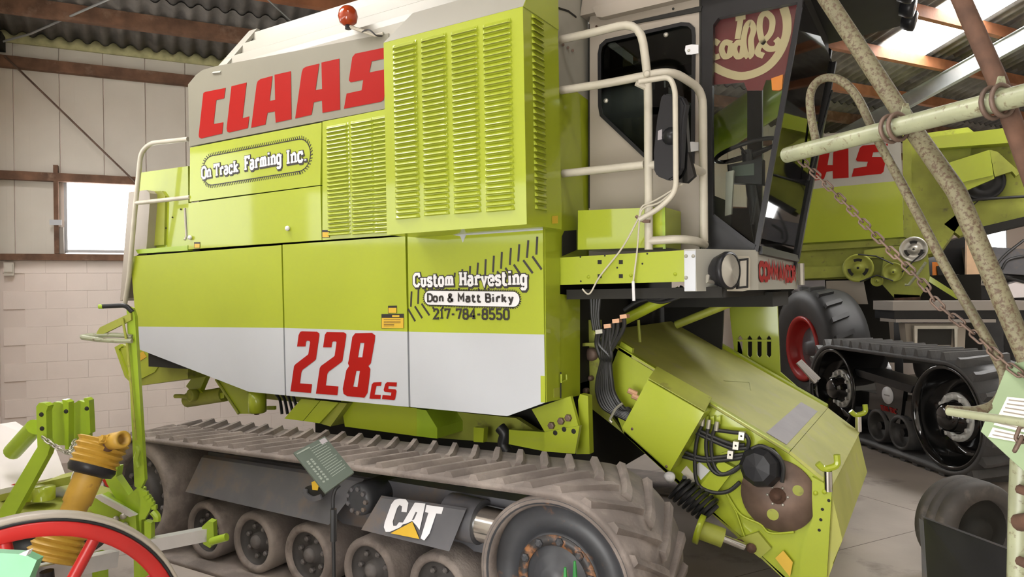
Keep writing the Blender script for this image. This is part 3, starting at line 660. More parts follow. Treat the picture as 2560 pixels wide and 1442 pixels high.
# rear end seen past the panels: recessed wall, white fender panel, sill and guard rails
rw = plate('rear_wall', [(346, 432), (470, 415), (472, 620), (350, 632)], D + .14, .03, 'lime', cb)
for x, y in ((452, 523), (431, 543), (415, 570), (400, 598)): rod('bolt', [PY(x, y, D + .14), PY(x, y, D + .132)], .007, 'gap_black', rw, 8)
m = MB().hexa(ppy([(338, 624), (469, 613), (469, 626), (345, 634)], D + .002), [p + Vector((0, .14, 0)) for p in ppy([(338, 624), (469, 613), (469, 626), (345, 634)], D + .002)]); m.build('sill', 'lime_fresh', cb)
m = MB().prism(ppy([(322, 480), (366, 475), (374, 483), (375, 500), (366, 622), (340, 640), (318, 745), (300, 752)], D + .05), (0, .16, 0)); m.build('rear_fender', 'cab_beige', cb)
plate('fender_recess', [(374, 478), (404, 477), (413, 490), (410, 612), (372, 615)], D + .12, .02, 'lime_old', cb)
rod('guard_rail', fillet([PY(470, 348, D + .02), PY(375, 358, D - .05), PY(352, 382, D - .05), PY(338, 520, D - .05), PY(322, 700, D - .02), PY(312, 760, D)], .12), .020, 'rail_cream', cb)
rod('guard_rail', [PY(338, 508, D - .05), PY(475, 493, D)], .018, 'rail_cream', cb)
rod('latch', [PY(462, 520, D + .1), PY(466, 590, D + .1), PY(462, 600, D + .08)], .01, 'rail_cream', rw, 8)
# ================================================================== cab, platform, rails
YC = 4.24; YCF = 5.56                                        # near and far side of the cab
Z4 = lambda pts: zc(pts, 1380, 0, 3.005)
def near(pts, Y=YC): return ppy(pts, Y)
bx = PY(1472, 400, YC).x
# side wall of the cab with the door window cut out
winp = [(1500, 265), (1499, 135), (1503, 115), (1516, 103), (1703, 61), (1722, 62), (1733, 72), (1735, 90), (1732, 415), (1700, 450), (1610, 388), (1504, 288)]
side_o = [(1472, 60), (1480, 20), (1752, -28), (1753, 640), (1712, 640), (1472, 640)]
cs = MB().prism(near(side_o), (0, .05, 0), holes=[near(winp)]).build('cab_side', 'cab_beige', cb)
MB().prism(near(winp, YC + .015), (0, .006, 0)).build('door_window', 'tint_glass', cs)
m = MB(); wl_ = near(winp, YC - .004); m.stroke(wl_, .022, NY, .008, closed=True); m.build('window_seal', 'black_paint', cs)
MB().prism(near([(1748, -28), (1753, -29), (1753.5, 636), (1749, 636)], YC - .003), (0, .004, 0)).build('door_edge', 'gap_black', cs)
MB().prism(near([(1471, 60), (1474, 60), (1474, 520), (1471, 520)], YC - .003), (0, .004, 0)).build('door_edge', 'gap_black', cs)
for y in (124, 367):                                        # hinges of the window
    h = MB().prism(near([(1714, y - 10), (1729, y - 13), (1746, y - 12), (1746, y + 9), (1730, y + 12), (1716, y + 12), (1712, y + 2)], YC - .014), (0, .008, 0)).build('window_hinge', 'white_decal', cs)
    MB().lathe(PY(1722, y + 2, YC - .015), (0, -1, 0), [(.009, 0), (.007, .004), (.0001, .005)], 10).build('bolt', 'zinc', h)
for x, y in ((1665, 87), (1515, 252)): MB().lathe(PY(x, y, YC + .012), (0, -1, 0), [(.016, 0), (.014, .008), (.0001, .010)], 12).build('bolt', 'zinc', cs)
# door pillar in black with the front quarter window
pil = MB().prism(near([(1753.5, -30), (2010, -60), (2006, 10), (1893, 634), (1755, 622)]), (0, .04, 0), holes=[near([(1783, 62), (1796, 44), (1994, 5), (1980, 90), (1886, 612), (1868, 606), (1783, 536), (1780, 300)])]).build('cab_pillar', 'black_paint', cs)
MB().prism(near([(1781, 40), (1994, 5), (1886, 614), (1783, 540)], YC + .02), (0, .005, 0)).build('quarter_window', 'cab_glass', cs)
MB().stroke(near([(1783, 540), (1868, 606), (1888, 618)], YC - .004), .028, NY, .008).build('window_seal', 'black_plastic', cs)
MB().stroke(near([(2002, 20), (1891, 628)], YC - .004), .022, NY, .008).build('window_seal', 'black_plastic', cs)
# rear wall, far side, floor of the cab
fx0 = PY(1890, 634, YC); fx1 = PY(2006, 0, YC); zb = fx0.z; ztop = fx1.z + .1
m = MB().box((bx, YC + .06, zb - .1), (bx + .05, YCF, 3.45)); m.build('cab_rear', 'black_paint', cb)
m = MB().box((bx, YC + .05, zb - .12), (fx0.x - .02, YCF, zb - .03)); m.build('cab_floor', 'black_paint', cb)
fs_o = [(bx, YCF, zb - .1), (fx0.x, YCF, zb - .1), (fx1.x, YCF, ztop), (bx, YCF, ztop)]
def far(px, py): return PY(px, py, YCF)
fh = [[far(1660, 420), far(1660, 130), far(1868, 80), far(1868, 470), far(1868, 520), far(1780, 520)], [far(1905, 70), far(1978, 60), far(1935, 420), far(1905, 560)]]
MB().prism(fs_o, (0, .04, 0), holes=fh).build('cab_far_side', 'black_paint', cb)
# windscreen leaning out at the top, framed
ws = [fx0 + Vector((.0, .03, .01)), Vector((fx0.x, YCF, zb)), Vector((fx1.x, YCF, fx1.z)), fx1 + Vector((0, .03, 0))]
wsh = MB().prism(ws, (.006, 0, 0)).build('windscreen', 'cab_glass', cb)
m = MB().stroke([ws[1], ws[2]], .05, (1, 0, .1), .03); m.build('windscreen_frame', 'black_paint', wsh)
m = MB().stroke([ws[0] + Vector((0, 0, .01)), ws[1] + Vector((0, 0, .01))], .05, (1, 0, .1), .03); m.build('windscreen_frame', 'black_paint', wsh)
for x0, y0, x1, y1 in ((2030, 150, 2024, 230), (2060, 140, 2052, 200)): pass
rod('wiper', [Vector((fx1.x + .02, 5.35, fx1.z - .25)), Vector((fx0.x + .14, 5.3, zb + .55))], .008, 'black_paint', wsh, 6)
# roof with a deep visor at the front
rz = PY(1755, -25, YC).z
m = MB(); vis = .58
m.hexa([(bx - .02, YC - .05, rz), (fx1.x - .02, YC - .05, rz), (fx1.x - .02, YCF + .1, rz), (bx - .02, YCF + .1, rz)], [(bx, YC - .02, rz + .20), (fx1.x - .02, YC - .02, rz + .20), (fx1.x - .02, YCF + .06, rz + .20), (bx, YCF + .06, rz + .20)])
roofc = m.build('cab_roof', 'cab_beige', cb)
lip = near([(1481, 20), (1487, 15), (1850, -62), (1850, -40), (1730, -10), (1505, 43), (1492, 42)], YC - .06)
MB().prism(lip, (0, .08, 0)).build('roof_lip', 'cab_beige', roofc)
MB().prism(near([(1580, 53), (1755, 14), (1752, 28), (1580, 60)], YC - .01), (0, .02, 0)).build('roof_seal', 'gap_black', roofc)
rod('bolt', [PY(1683, 22, YC - .07), PY(1683, 22, YC - .075)], .008, 'gap_black', roofc, 8); rod('bolt', [PY(1491, 66, YC - .004), PY(1491, 66, YC - .012)], .008, 'rust', roofc, 8)
m = MB(); x0 = fx1.x - .05; x1 = x0 + vis
m.hexa([(x0, YC - .04, rz - .02), (x1, YC - .02, rz + .02), (x1, YCF + .08, rz + .02), (x0, YCF + .09, rz - .02)], [(x0, YC - .04, rz + .2), (x1 - .1, YC, rz + .16), (x1 - .1, YCF + .04, rz + .16), (x0, YCF + .06, rz + .2)]); vz = m.build('roof_visor', 'black_paint', roofc)
m = MB().prism([(x0, YC + .0, rz - .02), (x0 + .03, YC, rz - .02), (x0 + .03, YCF, rz - .02), (x0, YCF, rz - .02)], (0, 0, -.16)); m.build('sun_blind', 'gap_black', roofc)
MB().prism([(XF, 5.75, 1.0), (-1.5, 5.75, 1.3), (-1.46, 5.75, 1.86), (XF, 5.75, 1.86)], (0, .03, 0)).build('shade_backing', 'gap_black', cb)  # black sheet added to imitate the shade under the platform
for k in range(5):
    y = YC + .12 + k * .27; c = Vector((x1 - .03, y, rz - .03))
    l = MB().lathe(c, (1, 0, -.25), [(.0001, -.06), (.05, -.05), (.066, 0), (.066, .03), (.055, .032), (.0001, .03)], 14).build('work_lamp', 'black_plastic', vz)
    MB().lathe(c + Vector((.035, 0, -.008)), (1, 0, -.25), [(.055, 0), (.0001, .004)], 14).build('lens', 'headlight', l)
# red sun strip on the far glass with the mirrored script name
stx = far
rs = [stx(1770, 70), stx(1785, 50), stx(1992, 5), stx(1990, 60), stx(1952, 215), stx(1925, 226), stx(1906, 226), stx(1865, 226), stx(1770, 222)]
Ys = YC + .07
rp = [PY(x, y, Ys) for x, y in [(1782, 62), (1800, 44), (1993, 3), (1985, 60), (1966, 170), (1952, 218), (1945, 226), (1928, 200), (1915, 200), (1906, 226), (1868, 226), (1860, 206), (1782, 212)]]
sunst = MB().prism(rp, (0, .004, 0)).build('sun_strip', 'red_sticker', cb, label='deep red sun strip with mirrored cream script name')
z4 = lambda pts: [PY(1380 + x / 3.005, y / 3.005, Ys - .003) for x, y in pts]
def ink(pts, w, cl=False): return MB().stroke(smooth_path(z4(pts), 4), w, NY, .0015)
w_ = .040
m = ink([(1740, 55), (1765, 150), (1758, 270), (1700, 410), (1600, 515), (1450, 570), (1330, 555), (1205, 495), (1120, 430)], .048); m.build('ring_print', 'cream_sticker', sunst)
for q_, pts in enumerate(([(1590, 420), (1545, 395), (1570, 330), (1640, 250), (1655, 150), (1610, 100), (1570, 130), (1560, 220), (1585, 320), (1625, 365), (1680, 360), (1700, 320), (1680, 292)],
            [(1475, 430), (1500, 400), (1495, 300), (1515, 220), (1490, 170), (1460, 200), (1440, 300), (1450, 390), (1475, 430)],
            [(1440, 330), (1395, 320), (1370, 370), (1395, 425), (1440, 400), (1440, 330)], [(1440, 325), (1425, 430)],
            [(1350, 330), (1300, 320), (1275, 370), (1300, 425), (1350, 400), (1350, 330)], [(1350, 325), (1330, 430)],
            [(1255, 330), (1215, 310), (1190, 350), (1215, 430), (1260, 420)], [(1455, 125), (1380, 140)], [(1420, 135), (1395, 295)])):
    MB().stroke([p - Vector((0, .0006 * q_, 0)) for p in smooth_path(z4(pts), 4)], .034, NY, .0004).build('letter', 'cream_sticker', sunst)

plate('marker_lens', [(1928, 196), (1957, 186), (1955, 222), (1948, 226), (1930, 225)], Ys - .02, .02, 'orange_lens', sunst)
# interior: steering wheel on column, console, screen, seat
sc = PY(1866, 376, 4.85); ring = [sc + Vector((.20 * math.cos(t), .2 * math.sin(t), .05 * math.cos(t))) for t in [2 * math.pi * k / 28 for k in range(28)]]
sw = MB().tube(ring, .014, 8, closed=True).build('steering_wheel', 'black_plastic', cb)
m = MB()
for k in (3, 12, 21): m.tube([sc - Vector((0, 0, .03)), ring[k]], .009, 6)
m.build('spokes', 'black_plastic', sw); rod('column', [sc, sc + Vector((.06, 0, -.55)), sc + Vector((.1, 0, -.8))], .035, 'black_plastic', sw)
m = MB().box((-1.5, 4.55, zb), (-1.25, 5.15, zb + .42)); m.box((-1.62, 4.55, zb + .3), (-1.5, 5.15, zb + 1.15)); m.build('seat', 'black_plastic', cb)
con = plate('console', [(1818, 412), (1905, 396), (1905, 460), (1822, 456)], 4.75, .1, 'black_plastic', cb); plate('console_screen', [(1830, 416), (1885, 408), (1885, 438), (1832, 440)], 4.745, .004, 'sign_green', con)
plate('console_foot', [(1815, 430), (1834, 425), (1828, 535), (1812, 540)], 4.6, .03, 'zinc', con)
rod('hand_lever', [PY(1890, 490, 4.7), PY(1880, 560, 4.7)], .01, 'black_plastic', cb, 8); 
rod('far_tube', [PY(1700, 400, 6.1), PY(1960, 225, 6.1)], .16, 'lime_fresh', cb, 18)
# platform beam along the outer edge, deck, white bumper with headlights
YP = 3.83
beam = plate('platform_beam', [(1399, 644), (1712, 625), (1712, 704), (1399, 712)], YP, .04, 'lime', cb)
for x, y in ((1499, 655), (1552, 655), (1499, 690), (1552, 690)): plate('square_hole', [(x - 5, y - 5), (x + 5, y - 5), (x + 5, y + 5), (x - 5, y + 5)], YP - .001, .002, 'gap_black', beam)
for x, y in ((1471, 692), (1577, 688), (1688, 685)): MB().lathe(PY(x, y, YP), (0, -1, 0), [(.011, 0), (.009, .006), (.0001, .008)], 10).build('bolt', 'lime', beam)
for x, y in ((1451, 642), (1512, 639), (1606, 659), (1543, 669), (1452, 703), (1618, 634)): MB().lathe(PY(x, y, YP), (0, -1, 0), [(.006, 0), (.0001, .001)], 8).build('drill_hole', 'gap_black', beam)
bt = PY(1399, 644, YP).z; bb_ = PY(1399, 712, YP).z; xa = PY(1399, 680, YP).x; xb = PY(1712, 660, YP).x
MB().box((xa, YP + .01, bt - .03), (xb + .05, YC + .1, bt)).build('platform_deck', 'lime_old', cb)
bz1 = PY(1740, 627, YP).z; bz0 = PY(1740, 728, YP).z; x2 = PY(1742, 680, YP).x; x3 = PX(1895, 680, -.89); x4 = .0
c0 = Vector((xb, YP - .012, 0)); c1 = Vector((x2, YP - .012, 0)); c2 = Vector((PY(1895, 680, YC).x, YC, 0)); c3 = Vector((c2.x - .02, 5.72, 0)); c4 = Vector((c3.x - .12, 5.95, 0))
pl = [c0, c1, c2, c3, c4]; m = MB()
for i in range(4):
    a, b = pl[i], pl[i + 1]; n = Vector((b - a)).cross(Vector((0, 0, 1))).normalized() * -.03
    z1a = bz1 if i < 3 else bz1 - .03; Vz = lambda p, z: Vector((p.x, p.y, z))
    m.hexa([Vz(a, bz0), Vz(b, bz0), Vz(b + n, bz0), Vz(a + n, bz0)], [Vz(a, bz1), Vz(b, bz1), Vz(b + n, bz1), Vz(a + n, bz1)])
m.prism([Vz(p, bz1 - .001) for p in pl[:4]] + [Vz(Vector((c3.x - .09, c3.y, 0)), bz1 - .001), Vz(Vector((c2.x - .09, YC - .02, 0)), bz1 - .001), Vz(Vector((xb, YC - .02, 0)), bz1 - .001)], (0, 0, .012))
bump = m.build('bumper', 'tank_white', cb)
plate('bumper_end', [(1711, 627), (1739, 626), (1739, 727), (1711, 727)], YP - .016, .004, 'white_paint', bump)
for x, y in ((1715, 640), (1733, 640), (1715, 694)): MB().lathe(PY(x, y, YP - .016), (0, -1, 0), [(.011, 0), (.009, .006), (.0001, .008)], 10).build('bolt', 'tank_white', bump)
n_ch = Vector((c2 - c1)).cross(Vector((0, 0, 1))).normalized(); 
if n_ch.y > 0: n_ch = -n_ch
def CH(px, py, off=0):                                       # point on the chamfered bumper face
    d = ray(px, py); c = Vector((0, 0, H)); k = (c1 + n_ch * off - Vector((0, 0, 0)) - c).dot(n_ch) / d.dot(n_ch); return c + d * k
hp = [(1795, 727), (1796, 712), (1810, 700), (1818, 650), (1842, 640), (1866, 641), (1869, 650), (1868, 724), (1850, 728)]
hl = MB().prism([CH(x, y, .004) for x, y in hp], n_ch * .02).build('headlight_housing', 'rail_cream', bump)
MB().prism([CH(x, y, .026) for x, y in [(1845, 652), (1863, 650), (1862, 715), (1843, 717)]], n_ch * .012).build('headlight_glass', 'headlight', hl)
MB().stroke([CH(x, y, .026) for x, y in [(1844, 650), (1865, 648), (1864, 717), (1842, 719)]], .012, n_ch, .014, closed=True).build('headlight_rim', 'black_paint', hl)
wc = CH(1826, 676, .10); wdir = (n_ch * .75 + Vector((.75, -.1, 0))).normalized()
lam = MB().lathe(wc - wdir * .10, wdir, [(.0001, -.02), (.05, -.01), (.082, .02), (.098, .06), (.10, .075), (.105, .077), (.105, .10), (.092, .104)], 22).build('work_light', 'black_plastic', bump)
MB().lathe(wc - wdir * .10, wdir, [(.092, .10), (.0001, .112)], 22).build('lens', 'headlight', lam)
rod('bracket', [CH(1770, 690, .03), CH(1768, 703, .05), CH(1790, 705, .04), CH(1793, 690, .05)], .012, 'zinc', lam, 8)
# model name across the front face (strongly foreshortened from here)
def FR(px, py): return PX(px, py, c2.x + .004)
pz0 = FR(1902, 706); pz1 = FR(1993, 706); m_h = .185
fm_ = MB(); pp0 = Vector((c2.x + .001, FR(1899, 690).y, bz0 + .045)); pp1 = Vector((c2.x - .012, FR(1993, 690).y, bz0 + .045))
mbn = MB(); 
lettering('COMMANDOR', pp0 + Vector((0, 0, .018)), pp1 + Vector((0, 0, .018)), .092, .036, serif=False, off=.004, gap=.5, split=('letter', 'red_decal', bump))
rod('marker_lamp', [Vector((c3.x + .03, c3.y - .02, bz0 + .03)), Vector((c3.x + .03, c3.y - .02, bz1 - .03))], .025, 'headlight', bump, 8)
# toolbox on the platform
tb = [(1445, 526), (1660, 517), (1661, 618), (1444, 624)]; q = ppy(tb, 3.92); m = MB()
m.hexa(q, [p + Vector((0, .31, 0)) for p in q]); tbx = m.build('tool_box', 'lime', cb)
plate('lid_edge', [(1655, 514), (1662, 514), (1664, 622), (1657, 622)], 3.915, .004, 'lime_fresh', tbx)
# rails round the platform
YRl = 3.86; R_ = .0245
def rl(name, pts, r=R_, k=.12): return rod(name, fillet([PY(x, y, Y) for x, y, Y in pts], k), r, 'rail_cream', cb)
rl('hand_rail', [(1398, 100, YRl), (1480, 82, YRl), (1600, 52, YRl), (1620, 190, YRl), (1622, 624, YRl)], k=.16)
rl('hand_rail', [(1402, 226, YRl), (1520, 208, YRl), (1680, 176, YRl), (1757, 226, 4.14), (1760, 604, 4.14)], k=.10)
rl('hand_rail', [(1407, 434, YRl), (1610, 412, YRl)])
rl('hand_rail', [(1622, 414, YRl), (1700, 404, YRl), (1758, 432, 4.14)], k=.08)
rl('hand_rail', [(1622, 602, YRl), (1700, 597, YRl + .02), (1742, 602, 4.0), (1762, 612, 4.14)], k=.08)
MB().lathe(PY(1617, 185, YRl - .03), (0, -1, 0), [(.02, -.01), (.02, .004), (.012, .008), (.0001, .008)], 10).build('bolt', 'rail_cream', cb)
rod('bracket', [PY(1590, 208, YRl - .05), PY(1620, 222, YRl)], .016, 'rail_cream', cb, 8)
# mirror on its bent arm
YM = 3.74
arm = rod('mirror_arm', fillet([PY(x, y, YM) for x, y in [(1598, 204), (1675, 192), (1688, 225), (1690, 480), (1650, 520), (1600, 548)]], .07), .015, 'rail_cream', cb)
mo = [(1651, 240), (1660, 233), (1703, 241), (1713, 262), (1707, 300), (1700, 420), (1690, 440), (1670, 452), (1640, 440), (1633, 425), (1632, 380), (1640, 300)]
mb_ = MB().prism(ppy(mo, YM + .03), (.02, .035, 0)); mi = mb_.build('mirror', 'black_plastic', cb)
bmx = bmesh.new(); bmx.from_mesh(mi.data); bmesh.ops.bevel(bmx, geom=[e for e in bmx.edges if e.calc_length() < .4 and len(e.link_faces) == 2 and e.calc_face_angle() > .6], offset=.008, segments=2, affect='EDGES'); bmx.to_mesh(mi.data); bmx.free()
MB().lathe(PY(1677, 340, YM + .03), (0, -1, 0), [(.05, -.005), (.05, .004), (.025, .02), (.012, .03), (.0001, .03)], 14).build('clamp', 'black_plastic', mi)
plate('type_label', [(1645, 327), (1655, 323), (1655, 348), (1644, 350)], YM + .028, .002, 'grey_mark', mi)
MB().prism(ppy([(1712, 262), (1720, 380), (1735, 440), (1715, 458), (1690, 455), (1660, 440), (1690, 440)], YM + .08), (.01, .02, 0)).build('mirror_back', 'black_gloss', mi)
# loose wires tied to the rail
rod('wire', smooth_path([PY(x, y, 3.80) for x, y in [(1700, 463), (1650, 505), (1610, 520), (1595, 548), (1555, 620), (1500, 690), (1474, 734), (1456, 722)]]), .005, 'rail_cream', cb, 6)
rod('wire', smooth_path([PY(x, y, 3.80) for x, y in [(1706, 460), (1640, 500), (1604, 518), (1598, 560), (1593, 625), (1583, 705)]]), .005, 'rail_cream', cb, 6)
rod('wire', [PY(1583, 703, 3.8), PY(1585, 752, 3.8)], .009, 'white_decal', cb, 6)
rod('wire', smooth_path([PY(x, y, 3.82) for x, y in [(1590, 540), (1606, 552), (1625, 553)]]), .01, 'rust_rubbed', cb, 6)
# ================================================================== feeder house and underside
YF = 4.2; WF = 1.62; FAR = Vector((0, WF, 0))
Z7 = lambda pts: zc(pts, 1520, 900, 2.66)
sp = [(1553, 853), (1581, 871), (1578, 895), (1598, 905), (1971, 1133), (2076, 1219), (2061, 1445), (2050, 1560), (1990, 1475), (1858, 1344), (1730, 1242), (1560, 1085), (1512, 960)]
fh = MB().prism(ppy(sp, YF), (0, .03, 0)).build('feeder_house', 'lime', cb)
a, b, c_, d = ppy([(1596, 905), (1971, 1134), (2076, 1219), (2061, 1470)], YF); a2 = a + (a - b) * .35
for nm, p, q, mt in (('feeder_top', a2, b, 'lime_dusty'), ('nose_cover', b, c_, 'lime_dusty'), ('front_frame', c_, d, 'lime_dusty')):
    n = (q - p).cross(FAR).normalized() * -.02
    if nm == 'front_frame': continue
    MB().hexa([p, q, q + FAR, p + FAR], [p - n, q - n, q + FAR - n, p + FAR - n]).build(nm, mt, fh)
fpr = [PY(x, y, YF + WF) - FAR for x, y in [(2155, 1077), (2168, 1180), (2118, 1300), (2040, 1442)]]; fpr[0] = c_
MB().prism([c_, fpr[1], fpr[2], fpr[3], d, ] , FAR).build('front_frame', 'lime_dusty', fh)
lo1, lo2, lo3 = ppy([(1560, 1085), (1858, 1344), (1990, 1475)], YF)
MB().hexa([lo1, lo3, lo3 + FAR, lo1 + FAR], [p + Vector((0, 0, .02)) for p in (lo1, lo3, lo3 + FAR, lo1 + FAR)]).build('feeder_floor', 'lime_old', fh)
MB().prism([p + FAR for p in ppy([(1553, 853), (1598, 905), (1971, 1133), (2076, 1219), (2060, 1300), (1900, 1340), (1730, 1242), (1560, 1085)], YF)], (0, .03, 0)).build('feeder_side', 'lime_old', fh)
n = Vector((0, 0, .06))
MB().hexa([a2 + FAR + Vector((0, -.02, 0)), b + FAR + Vector((0, -.02, 0)), b + FAR + Vector((0, .1, 0)), a2 + FAR + Vector((0, .1, 0))], [a2 + FAR + Vector((0, .02, .05)), b + FAR + Vector((0, .02, .03)), b + FAR + Vector((0, .1, .03)), a2 + FAR + Vector((0, .1, .05))]).build('side_guard', 'lime', fh)
# worn grey band and front lip on the top
t0 = a.lerp(b, .84); t1 = a.lerp(b, .965); up = (b - a).cross(FAR).normalized(); up = up if up.z > 0 else -up
MB().hexa([t0 + up * .021 + FAR * .04, t1 + up * .021 + FAR * .04, t1 + up * .021 + FAR * .8, t0 + up * .021 + FAR * .8], [t0 + up * .024 + FAR * .04, t1 + up * .024 + FAR * .04, t1 + up * .024 + FAR * .8, t0 + up * .024 + FAR * .8]).build('wear_strip', 'grey_mark', fh)
MB().stroke([a.lerp(b, .40) + FAR * .40 + up * .022, a.lerp(b, .5) + FAR * .62 + up * .022, a.lerp(b, .56) + FAR * .5 + up * .022], .005, up, .001).build('scratch', 'lime_old', fh)
MB().stroke([p + up * .022 for p in (a2, b)], .05, up, .006).build('edge_flange', 'lime', fh)
nrm = (c_ - b).cross(FAR).normalized(); nrm = nrm if nrm.z > 0 else -nrm
# vertical flange at the front of the near side, row of holes
fl_ = MB().prism(ppy([(2030, 1192), (2080, 1219), (2062, 1520), (1992, 1480), (2003, 1380), (2032, 1290), (2030, 1245)], YF - .03), (0, .03, 0)).build('front_flange', 'lime', fh)
for x, y in ((2072, 1251), (2056, 1273), (2052, 1299), (2048, 1325)): MB().lathe(PY(x, y, YF - .03), (0, -1, 0), [(.009, 0), (.0001, .002)], 8).build('drill_hole', 'gap_black', fl_)
for x, y in ((2039, 1232), (2061, 1229)): MB().lathe(PY(x, y, YF - .03), (0, -1, 0), [(.014, 0), (.012, .01), (.0001, .012)], 8).build('bolt', 'lime', fl_)
# control box
bxp = [(1619, 950), (1760, 1032), (1675, 1178), (1555, 1069)]
q = ppy(bxp, 4.02); m = MB().hexa(q, [p + Vector((0, .17, 0)) for p in q]); vbx = m.build('valve_cover', 'lime', fh)
MB().prism([q[0] + Vector((0, .02, .004)), q[1] + Vector((0, .02, .004)), q[1] + Vector((0, .17, .06)), q[0] + Vector((0, .17, .06))], (0, 0, .006)).build('cover_top', 'lime_old', vbx)
for x, y in ((1580, 1072), (1666, 1166)): MB().lathe(PY(x, y, 4.019), (0, -1, 0), [(.009, 0), (.0001, .006)], 8).build('bolt', 'rust_rubbed', vbx)
MB().lathe(PY(1673, 1193, 4.05), (0, -1, 0), [(.0001, -.03), (.03, -.03), (.034, 0), (.012, .012), (.0001, .008)], 16).build('rubber_cap', 'white_decal', vbx)
# drive disc with its hub, plastic guard and holes
dc = PY(1945, 1238, YF - .012); dsk = MB().lathe(dc, (0, -1, 0), [(.205, -.01), (.205, .006), (.06, .008), (.0001, .008)], 40).build('drive_disc', 'rust_rubbed', fh)
hub = MB().lathe(dc, (0, -1, 0), [(.045, .008), (.045, .02), (.022, .022), (.022, .04), (.0001, .04)], 16).build('hub', 'rust', dsk)
for k in range(6): t = k * math.pi / 3; MB().lathe(dc + Vector((.055 * math.cos(t), 0, .055 * math.sin(t))), (0, -1, 0), [(.008, .008), (.007, .018), (.0001, .019)], 8).build('bolt', 'zinc', dsk)
for x, y, r in ((1995, 1226, .03), (1932, 1286, .033)): MB().lathe(PY(x, y, YF - .02), (0, -1, 0), [(r, 0), (.0001, .0015)], 16).build('disc_hole', 'lime_old', dsk)
gp = PY(1905, 1168, YF - .06); gd = MB().lathe(gp + Vector((0, .05, 0)), (-.15, -1, .1), [(.12, 0), (.125, .03), (.11, .09), (.08, .12), (.0001, .125)], 9, smooth=False).build('plastic_guard', 'black_plastic', fh)
rod('cable', smooth_path([PY(x, y, YF - .08) for x, y in [(1880, 1122), (1905, 1115), (1940, 1135), (1958, 1165), (1955, 1205)]]), .012, 'hose_black', gd, 8)
# hydraulic lines along the side
def hose(pts, Y, r=.012, par=None, m='hose_black'): return rod('hose', smooth_path([PY(x, y, Y if not isinstance(Y, tuple) else Y[0] + (Y[1] - Y[0]) * i / (len(pts) - 1)) for i, (x, y) in enumerate(pts)]), r, m, par or fh, 8)
for pts in ([(1757, 1055), (1742, 1100), (1737, 1160), (1745, 1210), (1780, 1230), (1820, 1228), (1850, 1205)], [(1772, 1060), (1765, 1110), (1772, 1160), (1795, 1185), (1830, 1180), (1855, 1160)], [(1790, 1060), (1778, 1110), (1786, 1165), (1810, 1185), (1850, 1165)],
            [(1790, 1075), (1830, 1080), (1860, 1085), (1872, 1105), (1862, 1140)], [(1740, 1072), (1790, 1095), (1830, 1110), (1862, 1112)], [(1735, 1080), (1790, 1105), (1830, 1120), (1870, 1120)], [(1712, 1130), (1760, 1145), (1820, 1140), (1866, 1135)], [(1705, 1140), (1760, 1152), (1830, 1148), (1870, 1140)]): hose(pts, YF - .05)
for x, y in ((1852, 1090), (1838, 1114), (1824, 1137)):
    h = plate('hose_clamp', [(x - 5, y - 11), (x + 9, y - 9), (x + 7, y + 11), (x - 7, y + 9)], YF - .08, .04, 'zinc', fh); MB().lathe(PY(x + 1, y, YF - .08), (0, -1, 0), [(.006, 0), (.0001, .006)], 8).build('bolt', 'gap_black', h)
    plate('bracket', [(x - 22, y - 4), (x - 4, y - 9), (x + 4, y + 4), (x - 24, y + 9)], YF - .03, .02, 'lime', fh)
for x, y in ((1758, 1048), (1773, 1055), (1793, 1060)): rod('hose_fitting', [PY(x, y - 6, YF - .06), PY(x - 3, y + 16, YF - .06)], .013, 'zinc', fh, 8)
for x in (1762, 1776, 1792): plate('bracket', [(x, 1042), (x + 9, 1040), (x + 9, 1060), (x, 1060)], YF - .03, .02, 'lime', fh)
plate('data_plate', [(1703, 1180), (1716, 1164), (1745, 1198), (1732, 1216)], YF - .004, .004, 'paper', fh); plate('data_plate', [(1733, 1168), (1748, 1155), (1775, 1176), (1752, 1200)], YF - .004, .004, 'white_decal', fh)
MB().prism(ppy([(1730, 1240), (1800, 1150), (1838, 1170), (1768, 1262)], YF - .05), (0, .05, 0)).build('motor_bracket', 'lime', fh)
MB().prism(ppy([(1728, 1240), (1742, 1225), (1783, 1252), (1768, 1275)], YF - .08), (0, .08, 0)).build('motor_bracket', 'lime', fh)
# thin lines and shield at the bottom edge
rod('wire', [PY(x, y, YF - .02) for x, y in [(1815, 1235), (1840, 1280), (1862, 1345), (1872, 1370)]], .006, 'lime', fh, 6)
rod('wire', smooth_path([PY(x, y, YF - .02) for x, y in [(1815, 1232), (1850, 1285), (1900, 1310), (1925, 1332), (1985, 1330)]]), .007, 'lime', fh, 6)
plate('bottom_shield', [(1840, 1348), (1895, 1330), (1928, 1370), (1900, 1395)], YF - .03, .03, 'lime_old', fh)
rod('cylinder', [PY(1741, 1320, 4.0), PY(1790, 1338, 4.02), PY(1808, 1345, 4.03)], .055, 'lime_old', fh, 14); rod('piston_rod', [PY(1800, 1342, 4.03), PY(1860, 1366, 4.1)], .022, 'chrome', fh, 10)
MB().lathe(PY(1742, 1320, 3.98), (1, .1, -.3), [(.0001, 0), (.085, .0), (.085, .03), (.0001, .03)], 18).build('cylinder_flange', 'lime', fh)
for x, y in ((1850, 1360), (1878, 1370)): MB().lathe(PY(x, y, YF - .04), (0, -1, 0), [(.03, 0), (.02, .02), (.0001, .02)], 10).build('pin', 'rust', fh)
coil = []
for k in range(8 * 12): t = 2 * math.pi * k / 12; s = k / 95; p = PY(1690 + 90 * s, 1215 + 65 * s, 4.12); coil.append(p + Vector((.05 * math.cos(t), .07 * math.sin(t), .06 * math.cos(t))))
rod('spring', coil, .012, 'black_paint', fh, 6)
plate('warning_triangle', [(1958, 1376), (1982, 1405), (1975, 1442), (1938, 1395)], YF - .032, .002, 'yellow_decal', fh)
